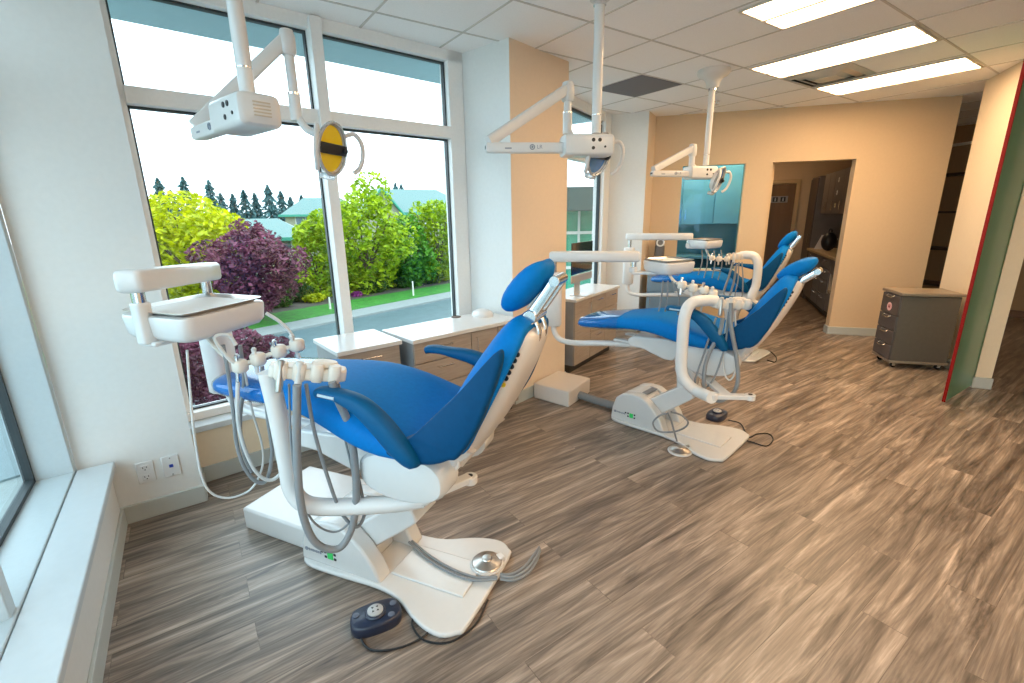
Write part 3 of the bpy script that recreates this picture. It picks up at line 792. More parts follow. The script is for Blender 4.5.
    hp = Vector((.01, 0, h+.015))
    bpt = lambda s, y, nn: hp+bd*s+Vector((0, y, 0))+bn*nn
    m = MB(); rings = []
    for s_, w, tk, wing, cen in ((-.035, .16, .04, .02, .035), (.0, .20, .055, .04, .03), (.07, .238, .065, .06, .03), (.16, .252, .060, .07, .038), (.26, .248, .055, .07, .040), (.36, .232, .052, .06, .038), (.46, .20, .046, .045, .034), (.53, .165, .040, .025, .030), (.575, .125, .028, .012, .026), (.59, .08, .015, .008, .024)):
        r = []
        for j in range(n):
            an = 2*PI*j/n; c, q = math.cos(an), math.sin(an)
            y = w*math.copysign(abs(c)**.6, c); nn = tk*math.copysign(abs(q)**.7, q)
            e = abs(y/w)
            nn += cen-wing*e**3+.012*(e**2-e**4)*4*(1 if q > 0 else 0)
            r.append(bpt(s_*bl, y, nn))
        rings.append(r)
    m.loft(rings)
    br = m.build('backrest', BLUE, t, angle=70, sub=1)
    for sy in (-1, 1):
        up_ = lambda s_, n_: (hp+bd*s_*bl+bn*n_).xz
        W = [(-.20, h+.012), (-.10, h-.008), (-.01, h+.005), (.045, h+.03)]+[tuple(up_(a, b)) for a, b in ((.07, -.045), (.20, -.052), (.32, -.040), (.43, -.022), (.50, -.002), (.51, .018), (.43, .036), (.31, .055), (.18, .085))]+[(-.085, h+.095), (-.17, h+.045)]
        P = smooth_path([(a, 0, b) for a, b in W], 3, True); c0 = sum(P, Vector())/len(P)
        m = MB(); m.loft([[(c0.x+(p.x-c0.x)*k, sy*(y-.10*max(0, (p.z-h-.12))), c0.z+(p.z-c0.z)*k) for p in P] for y, k in ((.235, .9), (.25, 1), (.272, 1), (.283, .96), (.287, .85))])
        m.build('side_wing', BLUE_SHADE, br, angle=60)
    m = MB(); rings = []
    for s_, w, tk, cen in ((-.15, .10, .022, -.002), (-.10, .125, .032, -.014), (.0, .15, .036, -.030), (.2, .155, .036, -.040), (.4, .142, .034, -.032), (.50, .125, .032, -.022), (.545, .115, .028, -.016), (.56, .10, .018, -.015)):
        r = []
        for j in range(n):
            an = 2*PI*j/n; c, q = math.cos(an), math.sin(an)
            y = w*math.copysign(abs(c)**.4, c)
            nn = cen+tk*math.copysign(abs(q)**.5, q)-(.0 if q > 0 else .0)+.022*abs(y/w)**4
            r.append(bpt(s_*bl if s_ > 0 else s_, y, nn))
        rings.append(r)
    m.loft(rings)
    sh = m.build('back_shell', CREAM_PL, t, angle=50, sub=1)
    for sy in (-1, 1):
        for k in range(5):
            m = MB(); p = bpt((.385+.026*k)*bl, sy*(.150-.0015*k), -.030+.002*k); m.cyl(p, p+Vector((0, sy*.004, 0)), .0085, 10); m.build('key', BLACK, sh)
        m = MB(); p = bpt(.357*bl, sy*.152, -.033); m.cyl(p, p+Vector((0, sy*.004, 0)), .0085, 10); m.build('key', YELLOW, sh)
        m = MB(); a = bpt(-.15, sy*.105, .0); b = bpt(.0, sy*.135, -.035)
        m.loft([[a+Vector((dx, dy, 0)) for dx, dy in sq(.016, .016, 12)], [b+Vector((dx, dy, 0)) for dx, dy in sq(.035, .018, 12)]]); m.build('hinge_arm', CREAM_PL, sh)
    # hinge block between chassis and back
    m = MB(); m.cyl((-.03, -.14, .70), (-.03, .14, .70), .042, 20); m.side([(-.08, .66), (.0, .66), (.035, .72), (.04, .775), (-.05, .76)], -.10, .10)
    m.build('hinge', CREAM_PL, t, bevel=.006)
    # headrest: pad, glide bar, knob
    hu, hz, hb = head
    ph = rad(hb); pd = Vector((math.cos(ph), 0, math.sin(ph))); pn = Vector((-math.sin(ph), 0, math.cos(ph))); pc = Vector((hu, 0, hz))
    m = MB(); rings = []
    for s_, w, tk in ((-.108, .04, .014), (-.096, .068, .028), (-.06, .096, .047), (0, .108, .053), (.06, .103, .048), (.096, .075, .028), (.108, .04, .014)):
        rings.append([pc+pd*s_+Vector((0, w*math.copysign(abs(math.cos(2*PI*j/n))**.7, math.cos(2*PI*j/n)), 0))+pn*(tk*math.copysign(abs(math.sin(2*PI*j/n))**.85, math.sin(2*PI*j/n))-.018*(1-(abs(math.cos(2*PI*j/n))))*(1 if math.sin(2*PI*j/n) > 0 else 0)) for j in range(n)])
    m.loft(rings)
    hr = m.build('headrest', BLUE, t, angle=70, sub=1)
    kn = pc-pd*.055-pn*.085
    for sy in (-.035, .035): MB().tube([bpt(.36*bl, sy, -.03), bpt(.54*bl, sy, -.035), kn+Vector((0, sy, 0))], .010, 10, 4).build('glide_bar', CHROME, hr)
    m = MB(); m.cyl(kn-Vector((0, .062, 0)), kn+Vector((0, .062, 0)), .024, 20); m.build('knob', CHROME, hr, bevel=.004)
    e_ = pc+pd*.085-pn*.065
    m = MB()
    for sy in (-.045, .045):
        m.loft([[q+Vector((0, sy+dy, 0))+pn*dz for dy, dz in sq(.008, .019, 12)] for q in (kn, (kn+e_)/2, e_)])
    m.cyl(e_-Vector((0, .055, 0)), e_+Vector((0, .055, 0)), .018, 18)
    m.build('tilt_link', CHROME, hr, bevel=.002)
    m = MB(); m.box((0, 0, 0), (.12, .07, .006), Matrix.Translation(pc-pn*.055+pd*.01) @ Matrix.Rotation(-ph, 4, 'Y')); m.build('mount_plate', PLASTIC, hr, bevel=.002)
    # armrests
    for sy in (-1, 1):
        u0 = -.435 if sy < 0 else -.365
        path = [(u0, .292, h+.212), (u0+.04, .295, h+.218), (-.33, .298, h+.212), (-.25, .303, h+.188), (-.18, .305, h+.135), (-.125, .302, h+.07), (-.085, .292, h+.02), (-.07, .275, h-.01)] if sy < 0 else [(u0, .30, h+.205), (u0+.04, .302, h+.212), (-.24, .305, h+.205), (-.12, .307, h+.185), (-.03, .305, h+.135), (.01, .30, h+.065), (.02, .288, h+.0), (.02, .27, h-.02)]
        P = smooth_path([(a, sy*b, c) for a, b, c in path], 4)
        m = MB(); rings = []
        k = len(P)
        for i, p in enumerate(P):
            f_ = i/(k-1)
            d = (P[min(i+1, k-1)]-P[max(i-1, 0)]).normalized()
            y = Vector((0, 1, 0)); nrm = d.cross(y).normalized()
            wy = .030+.004*math.sin(f_*PI); wz = .017+.020*max(0, math.sin((f_-.25)*PI/.75)) if f_ > .25 else .017
            if i == 0: wy *= .55; wz *= .5
            if i == k-1: wy *= .5; wz *= .6
            rings.append([p+y*(wy*math.copysign(abs(math.cos(2*PI*j/20))**.7, math.cos(2*PI*j/20)))+nrm*(wz*math.copysign(abs(math.sin(2*PI*j/20))**.8, math.sin(2*PI*j/20))) for j in range(20)])
        m.loft(rings)
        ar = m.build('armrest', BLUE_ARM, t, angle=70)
        m = MB(); m.tube([(u0+.03, sy*.324, h+.216), (u0+.10, sy*.328, h+.214)], .006, 8); m.build('slot', mat('pale slot', (.45, .55, .62), .35, noise=.05), ar)
    # delivery arm: swing tube, post, parallelogram bar, collars
    da = MB().tube([Vector(p) for p in deliv['path']], .022, 12, 6).build('delivery_arm', PLASTIC, t)
    pb, pl_, pr = L(deliv['post']), L(deliv['bar'][0]), L(deliv['bar'][1])
    zt_ = deliv['post_top']; pw = deliv.get('pw', 1.)
    ax = (pr-pl_); axa = math.atan2(ax.y, ax.x)
    m = MB(); m.loft([[(pb.x+a*math.cos(axa)-b*math.sin(axa), pb.y+a*math.sin(axa)+b*math.cos(axa), z) for a, b in sq(w_*pw, w_*.72, 20, 4)] for z, w_ in ((pb.z, .05), (pb.z+.015, .062), (zt_-.015, .064), (zt_, .05))])
    m.build('post', PLASTIC, da, angle=60)
    pe_ = pl_ if (pl_-pb).length < (pr-pb).length else pr
    po_ = pr if pe_ is pl_ else pl_
    barz = pe_.z
    m = MB(); m.cyl((pb.x, pb.y, zt_-.01), (pb.x, pb.y, barz-.03), .020, 16); m.build('neck', CHROME, da)
    d = (pr-pl_).normalized(); a0, a1 = pl_-d*.045, pr+d*.045
    Mx = frame_to(a0, a1-a0)
    Ln = (a1-a0).length
    m = MB(); m.loft([[(x, y, z) for x, y in sq(.047*k, .040*k, 24, 4.5)] for z, k in ((0, .6), (.006, .85), (.018, 1), (Ln-.018, 1), (Ln-.006, .85), (Ln, .6))], M=Mx)
    m.build('bar', PLASTIC, da, angle=60)
    m = MB(); m.cyl((po_.x, po_.y, po_.z-.075), (po_.x, po_.y, po_.z-.03), .021, 16); m.build('collar', CHROME, da)
    # delivery head
    N, R_, L_ = [L(p) for p in deliv['head']]
    F_ = R_+L_-N; zb = N.z
    qa = [N, R_, F_, L_]
    cN = sum((Vector(q) for q in qa), Vector())/4
    def inset(k, z, dz=0):
        pts = []
        base_ = [cN+(q-cN)*k for q in qa]
        for i in range(4):
            p0, p1, p2 = base_[i-1], base_[i], base_[(i+1) % 4]
            r_ = .05
            a_ = p1+(p0-p1).normalized()*r_; c2 = p1+(p2-p1).normalized()*r_
            for u in range(5):
                tt = u/4; q = (1-tt)**2*a_+2*tt*(1-tt)*p1+tt**2*c2
                pts.append((q.x, q.y, z))
        return pts
    hh = deliv.get('hh', .085)
    m = MB(); m.loft([inset(.80, zb), inset(.90, zb+.006), inset(.97, zb+.025), inset(1.0, zb+hh-.012), inset(.985, zb+hh-.002), inset(.95, zb+hh)])
    dh = m.build('delivery_head', PLASTIC, t, angle=50)
    m = MB(); zc = po_.z-.075
    bx = Vector((po_.x, po_.y, 0))
    m.loft([[(bx.x+a, bx.y+b, z) for a, b in sq(.026, .026, 16, 4)] for z in (zb-.002, zc)])
    tgt = cN
    dd = Vector((tgt.x-bx.x, tgt.y-bx.y, 0)); ln = dd.length
    Mz = Matrix.Translation((bx.x, bx.y, zb-.004)) @ rotz(math.atan2(dd.y, dd.x))
    m.box((ln*.42, 0, 0), (ln*.92, .09, .018), Mz)
    m.build('bracket', PLASTIC, dh, bevel=.006)
    def knuckle(p, par, ax_=None, s=1.):
        m = MB(); m.loft([[(p.x+a*1.0, p.y+b, p.z+z) for a, b in sq(.021*s*k, .021*s*k, 14, 3)] for z, k in ((-.020*s, .75), (-.014*s, 1), (.014*s, 1), (.020*s, .75))])
        return m
    hold = [L(p) for p in deliv['holders']]
    if hold:
        m = MB()
        for p in hold: 
            k = knuckle(p, None, s=1.2); m.add(k.v, k.f)
        for a, b in zip(hold, hold[1:]): m.cyl(a, b, .009, 10)
        m.tube([cN+Vector((0, 0, -.0)), (cN+hold[0])/2+Vector((0, 0, -.02)), hold[0]], .010, 10, 4)
        ih = m.build('instrument_holder', HOLDER, dh, angle=50)
        for k, p in enumerate(hold):
            m = MB(); q = p+Vector((0, -.012, 0)); m.lathe([(.004, -.075), (.009, -.07), (.010, -.03), (.012, .01), (.009, .03), (.012, .055), (.006, .062)], 14, Matrix.Translation(q) @ Matrix.Rotation(.12*(k-1), 4, 'X') @ Matrix.Scale(deliv.get('hs', .8), 4))
            m.build('handpiece', CHROME if k % 2 == 0 else HOSE_W, dh)
    for pts, r, mt in deliv['hoses']:
        MB().tube([L(p) for p in pts], r, 8, 6).build('hose', mt, dh)
    # assistant's arm
    jp, pv = L(assist['joint']), L(assist['pivot'])
    m = MB()
    m.loft([[(q.x+a, q.y+b, q.z+z) for a, b in sq(.032, .032, 14, 2.2)] for q, z in ((jp, -.018), (jp, .018))])
    m.loft([[(q.x+a, q.y+b, q.z+z) for a, b in sq(.030, .030, 14, 2.2)] for q, z in ((pv, -.016), (pv, .016))])
    dj = pv-jp; Mj = Matrix.Translation(jp) @ rotz(math.atan2(dj.y, dj.x))
    m.box((dj.length/2, 0, 0), (dj.length, .046, .026), Mj)
    mb_ = m.build('mount_bracket', ENAMEL, t, bevel=.004)
    m = MB(); m.cyl(pv+Vector((0, 0, .012)), pv+Vector((0, 0, .0175)), .012, 14); m.build('socket', BLACK, mb_)
    m = MB(); q = Vector((pe.x, pe.y, jp.z)); a_ = jp*.6+pv*.4; dq = q-a_; m.box((dq.length/2, 0, 0), (dq.length, .06, .022), Matrix.Translation(a_) @ rotz(math.atan2(dq.y, dq.x))); m.build('cross_bar', ENAMEL, mb_, bevel=.004)
    aa = MB().tube([L(p) for p in assist['path']], assist.get('r', .021), 14, 6).build('assistant_arm', PLASTIC, t)
    hd = [L(p) for p in assist['head']]
    m = MB(); k = len(hd)
    dx = (hd[-1]-hd[0]); Mh = Matrix.Translation(hd[0]) @ rotz(math.atan2(dx.y, dx.x)) @ Matrix.Rotation(-math.atan2(dx.z, math.hypot(dx.x, dx.y)), 4, 'Y'); ln = dx.length
    m.prism([(x*ln/2+ln/2, y) for x, y in sq(1.08, .042, 24, 5)], -.032, .010, Mh)
    hb_ = m.build('assistant_head', HOLDER, t, bevel=.007)
    for i in range(4):
        m = MB(); m.loft([[((i+.55)*ln/4.1+a, b-.028, z) for a, b in sq(.021*q, .025*q, 14, 3)] for z, q in ((-.034, .8), (-.026, 1), (.018, 1), (.026, .8))], M=Mh); m.build('instrument_holder', HOLDER, hb_)
    m = MB(); m.lathe([(.034, .0), (.036, .010), (.032, .018), (.002, .022)], 20, Mh @ Matrix.Translation((ln*.72, .005, .012)) @ Matrix.Diagonal((1.2, .8, 1, 1))); m.build('button_pad', HOLDER, hb_)
    for i in range(2):
        m = MB(); m.lathe([(.006, -.075), (.011, -.07), (.012, -.04), (.009, 0), (.011, .022), (.012, .034), (.006, .038)], 14, Mh @ Matrix.Translation(((i+.55)*ln/4.1, -.045, 0)) @ Matrix.Rotation(-.06, 4, 'X')); m.build('suction_handpiece' if i else 'air_syringe', STEEL if i == 0 else HOSE_W, hb_)
    for pts, r, mt in assist['hoses']:
        MB().tube([L(p) for p in pts], r, 10, 6).build('hose', mt, hb_)
    # steel tray lying on the delivery head: a thing of its own
    tr = thing('instrument_tray', deliv['tray_label'], 'tray', (0, 0, 0), 0, 'steel instrument trays')
    Mw = Matrix.Translation((O[0], O[1], 0)) @ rotz(th)
    cw = Mw @ Vector((cN.x, cN.y, zb+hh)); tr.location = cw
    w3 = lambda pts: [Mw @ Vector(p)-cw for p in pts]
    m = MB(); m.loft([w3(inset(.80, zb+hh+.001)), w3(inset(.86, zb+hh+.001)), w3(inset(.94, zb+hh+.013)), w3(inset(.97, zb+hh+.013)), w3(inset(.97, zb+hh+.015)), w3(inset(.935, zb+hh+.015)), w3(inset(.855, zb+hh+.003)), w3(inset(.80, zb+hh+.003))])
    m.build('pan', STEEL, tr, angle=40)
    m = MB(); m.loft([w3(inset(.82, zb+hh+.0032)), w3(inset(.82, zb+hh+.0045))]); m.build('liner', PAPER, tr)
    return t

def px(lst, r): return [atr(a, b, r) for a, b in lst]
def pxr(lst): return [atr(a, b, r) for a, b, r in lst]

# nearest chair
d1 = dict(path=[(-.50, 0, .655), (-.90, .02, .66), (-1.16, .03, .665), (-1.26, .02, .70), (-1.28, .01, .80)],
          post=(.065, 2.47, .775), post_top=1.20, bar=((-.15, 2.06, 1.345), (.075, 2.47, 1.325)), pw=1.35,
          head=((-.035, 1.89, 1.125), (.262, 2.165, 1.125), (-.235, 2.185, 1.125)), hh=.095,
          tray_label='steel tray on the white delivery head above the nearest chair',
          holders=px([(240, 366), (258, 359), (279, 351), (297, 345)], 1.98),
          hoses=[(px([(262, 366), (268, 420), (272, 455), (265, 482), (250, 476), (238, 450), (233, 410), (228, 372), (223, 345)], 2.02), .0075, HOSE),
                 (px([(245, 372), (252, 410), (262, 445), (262, 468), (250, 490), (225, 498), (205, 485), (195, 440), (190, 390), (187, 350)], 2.05), .0045, HOSE_W),
                 (px([(238, 370), (238, 420), (246, 452), (258, 474), (272, 480), (285, 468), (292, 455)], 2.0), .0075, HOSE_W),
                 (px([(240, 345), (244, 380), (240, 420), (243, 450), (252, 472)], 2.06), .0075, HOSE),
                 (px([(236, 345), (228, 335), (215, 338), (228, 358), (240, 366)], 1.97), .007, HOSE_W),
                 (px([(266, 313), (280, 322), (292, 335), (295, 347)], 2.05), .007, HOSE_W)])
a1 = dict(joint=atr(424, 497, 1.56), pivot=atr(470, 479, 1.66), r=.032,
          path=pxr([(424, 499, 1.56), (390, 504, 1.58), (330, 507, 1.64), (304, 503, 1.67), (292, 488, 1.69), (287, 462, 1.69), (277, 410, 1.69), (268, 372, 1.69)]),
          head=pxr([(272, 366, 1.68), (344, 371, 1.66)]),
          hoses=[(px([(297, 385), (297, 450), (301, 505), (312, 538), (328, 549), (343, 545), (354, 520), (356, 480), (350, 430), (339, 402), (332, 382)], 1.60), .0135, HOSE),
                 (px([(306, 384), (314, 430), (327, 475), (340, 510), (355, 527), (364, 516), (362, 495), (351, 450), (343, 410), (338, 384)], 1.62), .0065, HOSE),
                 (px([(289, 384), (291, 440), (297, 485), (312, 520), (333, 532), (349, 523), (357, 505), (352, 470), (343, 430), (336, 390)], 1.64), .004, HOSE)])
dental_chair((.79, 1.41), -55.5, 'nearest blue dental chair, close to the white wall and left window', 60, .10, (.547, 1.879), -58,
             (.222, 1.322, 48), .85, d1, a1)
# second chair
d2 = dict(path=[(-.50, -.05, .655), (-.90, -.08, .625), (-1.20, -.09, .585), (-1.33, -.095, .60), (-1.375, -.098, .66), (-1.383, -.098, .72)],
          post=(2.31, 2.755, .70), post_top=1.12, bar=((2.315, 2.745, 1.24), (2.72, 2.335, 1.24)),
          head=((2.70, 2.03, 1.125), (2.98, 1.98, 1.125), (2.80, 2.33, 1.125)),
          tray_label='steel tray on the delivery head of the second chair, pen lying in it',
          holders=px([(682, 285), (693, 288), (704, 290), (713, 294)], 3.05),
          hoses=[(px([(663, 281), (661, 300), (657, 318)], 3.32), .006, HOSE), (px([(668, 281), (667, 300), (664, 318)], 3.32), .006, HOSE),
                 (px([(672, 281), (676, 290), (682, 287)], 3.1), .006, HOSE), (px([(676, 282), (679, 298), (678, 315)], 3.2), .006, HOSE),
                 (px([(693, 290), (691, 305), (687, 318)], 3.05), .006, HOSE_W), (px([(704, 292), (702, 305), (700, 316)], 3.05), .006, HOSE_W)])
a2 = dict(joint=atz(712, 396, .53), pivot=atz(750, 397, .53), r=.034,
          path=[atz(712, 398, .53), atr(697, 391, 2.83), atr(687, 383, 2.84), atr(681.5, 370, 2.85), atr(682.5, 340, 2.86), atr(685, 315, 2.87), atr(692, 303, 2.9), atr(706, 300.5, 2.96), atr(716, 301, 3.0)],
          head=pxr([(713, 302, 3.0), (749, 303, 3.1)]),
          hoses=[(px([(723, 318), (719, 334), (708, 356), (704, 376), (706, 393), (719, 401), (733, 393), (738, 379), (736, 354), (731, 326), (731, 303)], 2.9), .012, HOSE),
                 (px([(716, 318), (702, 359), (695, 381), (699, 388), (708, 386), (716, 374), (725, 345), (729, 312)], 2.92), .006, HOSE),
                 (px([(727, 318), (723, 350), (724, 372), (730, 380), (736, 368), (736, 340), (735, 312)], 2.94), .005, HOSE_W)])
dental_chair((2.83, 1.47), -72, 'second blue dental chair, standing side-on in front of the tan column box', 62, .0, (2.745, 2.015), -80,
             (.203, 1.226, 31), .79, d2, a2)
# farthest chair
O3 = Vector((4.95, 2.52, 0)); O2 = Vector((2.83, 1.47, 0)); sh = O3-O2
up3 = Vector((0, 0, .045))
d3 = dict(path=[(-.50, -.05, .655), (-.95, -.09, .625), (-1.25, -.12, .60), (-1.38, -.13, .61), (-1.42, -.13, .66), (-1.43, -.13, .74)], post=(4.385, 3.836, .72), post_top=1.16, bar=((4.385, 3.836, 1.285), (4.758, 3.296, 1.285)),
          head=((4.62, 2.98, 1.165), (4.92, 2.96, 1.165), (4.72, 3.28, 1.165)),
          tray_label='steel tray over the farthest chair, in front of the aqua inner window',
          holders=px([(712, 258), (719, 259), (727, 259)], 5.1),
          hoses=[(px([(702, 250), (702, 262), (698, 275)], 5.4), .006, HOSE), (px([(708, 250), (707, 265), (704, 278)], 5.35), .006, HOSE), (px([(714, 251), (715, 262), (712, 278)], 5.3), .006, HOSE), (px([(721, 250), (722, 264), (718, 280)], 5.3), .006, HOSE)])
a3 = dict(joint=O3+Vector((-.16, -.12, .54)), pivot=O3+Vector((.03, -.02, .54)), r=.04,
          path=[O3+Vector((-.16, -.12, .54)), O3+Vector((-.10, -.28, .55))]+pxr([(752, 302, 5.15), (756, 285, 5.15), (758, 266, 5.15), (755, 257, 5.15), (748, 255, 5.17), (741, 255.5, 5.2)]),
          head=pxr([(727, 256.5, 5.2), (745, 255.5, 5.2)]),
          hoses=[(px([(733, 262), (729, 276), (724, 292), (728, 298), (733, 285), (737, 264)], 5.05), .010, HOSE), (px([(739, 262), (738, 280), (735, 297), (741, 300), (743, 282), (742, 262)], 5.05), .006, HOSE)])
dental_chair((4.95, 2.52), -72, 'farthest blue dental chair, in front of the doorway in the beige wall', 63, .03, (4.93, 2.98), -82,
             (.19, 1.27, 52), .82, d3, a3)
p = atr(683, 264.5, 3.3)
# pen lying in the second tray
t = thing('pen', 'dark pen lying in the steel tray over the second chair', 'pen', (2.86, 2.20, 1.2075), rad(20))
MB().tube([(-.06, 0, .004), (.05, 0, .004)], .0045, 10).build('barrel', BLACK, t)
MB().cyl((.05, 0, .004), (.065, 0, .004), .0045, 10, .001).build('tip', CHROME, t)

# ------------------------------------------------------------------ things on the floor
def foot_pedal(c, rz, cord, label, s=1.):
    t = thing('foot_pedal', label, 'foot pedal', (c[0], c[1], 0), rz, 'chair foot pedals')
    out = [(p.x, p.y) for p in smooth_path([(-.095, -.03, 0), (-.085, .045, 0), (-.03, .062, 0), (.03, .062, 0), (.085, .045, 0), (.095, -.03, 0), (.05, -.06, 0), (-.05, -.06, 0)], 4, True)]
    m = MB(); m.loft([[(x*k, y*k, z) for x, y in out] for z, k in ((.001, .97), (.008, 1), (.032, 1), (.042, .96), (.046, .88))]); m.build('housing', NAVY, t, angle=50)
    m = MB(); m.lathe([(.040, .044), (.040, .052), (.036, .056), (.002, .057)], 28); m.build('ring', NAVY, t)
    m = MB(); m.lathe([(.030, .055), (.030, .061), (.026, .064), (.002, .065)], 28); o = m.build('dial', BUTTON, t)
    m = MB()
    for k in range(4):
        a = PI/4+k*PI/2
        m.prism([(.010, -.005), (.019, 0), (.010, .005)], .0635, .0655, rotz(a))
    m.build('arrow', BLACK, o)
    for x, y in ((-.072, .018), (.072, .018), (.055, -.036)): MB().lathe([(.013, .043), (.013, .049), (.002, .051)], 16, Matrix.Translation((x, y, 0))).build('button', mat('slate button', (.10, .12, .17), .4, noise=.05), t)
    Mi = (Matrix.Translation((c[0], c[1], 0)) @ rotz(rz)).inverted()
    MB().tube([Mi @ Vector(q) for q in cord], .0042, 8, 6).build('cord', BLACK, t)
    return t
c = atz(376, 617, .025)
cord = [atz(367, 630, .012), atz(362, 640, .006), atz(372, 650, .005), atz(395, 649, .005), atz(418, 640, .005), atz(432, 628, .006), atz(430, 616, .006), atz(418, 613, .006), atz(412, 624, .012), atz(424, 640, .006), atz(450, 642, .006), atz(475, 625, .006), atz(488, 600, .006)]
foot_pedal(c, rad(-10), cord, 'navy foot pedal with grey dial on the floor beside the nearest chair base')
c = atz(717, 414, .03)
cord = [atz(728, 420, .01), atz(741, 424, .01), atz(748, 437, .006), atz(757, 434, .006), atz(769, 434, .006), atz(773, 440, .006), atz(766, 446, .006), atz(752, 442, .006), atz(744, 440, .006)]
foot_pedal(c, rad(10), cord, 'dark foot pedal on the floor behind the second chair base plate')
t = thing('floor_cable', 'looped dark cable on the floor by the farthest chair base', 'cable', atz(770, 354, 0))
q0 = Vector(t.location)
MB().tube([Vector(q)-q0 for q in (atz(764, 352, .01), atz(770, 351.5, .006), atz(776, 357, .006), atz(775, 362, .006), atz(767, 360, .006))], .005, 8, 6).build('loop', BLACK, t)

def foot_control(c, tubes, label, mtl, R=.068, z0=.036):
    t = thing('foot_control', label, 'foot control', (c[0], c[1], z0), 0, 'disc foot controls')
    m = MB(); m.lathe([(R*.95, 0), (R, .004), (R, .012), (R*.94, .016), (R*.35, .030), (R*.30, .034), (.002, .036)], 36); m.build('disc', mtl, t, angle=25)
    m = MB(); m.lathe([(R*1.06, -.002), (R*1.10, .003), (R*1.06, .008), (R*.9, .008), (R*.9, -.002)], 36); m.build('rim', PLASTIC if mtl is STEEL else HOSE_W, t)
    m = MB(); m.box((R*.95, -.012, .012), (.03, .035, .02)); m.build('port', PLASTIC, t, bevel=.004)
    for pts in tubes:
        MB().tube([Vector(q)-Vector((c[0], c[1], z0)) for q in pts], .006, 8, 6).build('tube', HOSE, t)
    return t
c = atz(487, 563, .04)
c.z = 0
tb = [[atz(500, 574, .05), atz(512, 574, .045), atz(524, 567, .04), atz(533, 556, .03), atz(539, 547, .012)],
      [atz(500, 576, .05), atz(513, 577, .045), atz(526, 570, .04), atz(535, 559, .03), atz(540, 549, .012)],
      [atz(500, 579, .045), atz(514, 580, .04), atz(528, 573, .035), atz(536, 562, .025), atz(540, 551, .012)],
      [atz(412, 541, .05), atz(430, 556, .045), atz(452, 569, .045), atz(475, 577, .045), atz(497, 577, .05)],
      [atz(409, 542, .05), atz(428, 559, .045), atz(450, 572, .045), atz(474, 580, .045), atz(497, 579, .05)]]
foot_control(c, tb, 'polished steel disc control lying on the nearest chair base plate', STEEL)
c = atz(680, 449, .02); c.z = 0
tb = [[atr(677, 441, 2.93), atr(674, 431, 2.87), atr(671, 420, 2.84), atr(668, 413, 2.82)],
      [atr(668, 413, 2.82), atr(659, 416, 2.85), atr(653, 423, 2.88), atr(658, 431, 2.90), atr(672, 432, 2.90), atr(684, 428, 2.88), atr(688, 422, 2.86), atr(681, 415, 2.84), atr(671, 412, 2.82)]]
foot_control(c, tb, 'pale ring-shaped disc control on the floor in front of the second chair', STEEL, .072, .004)

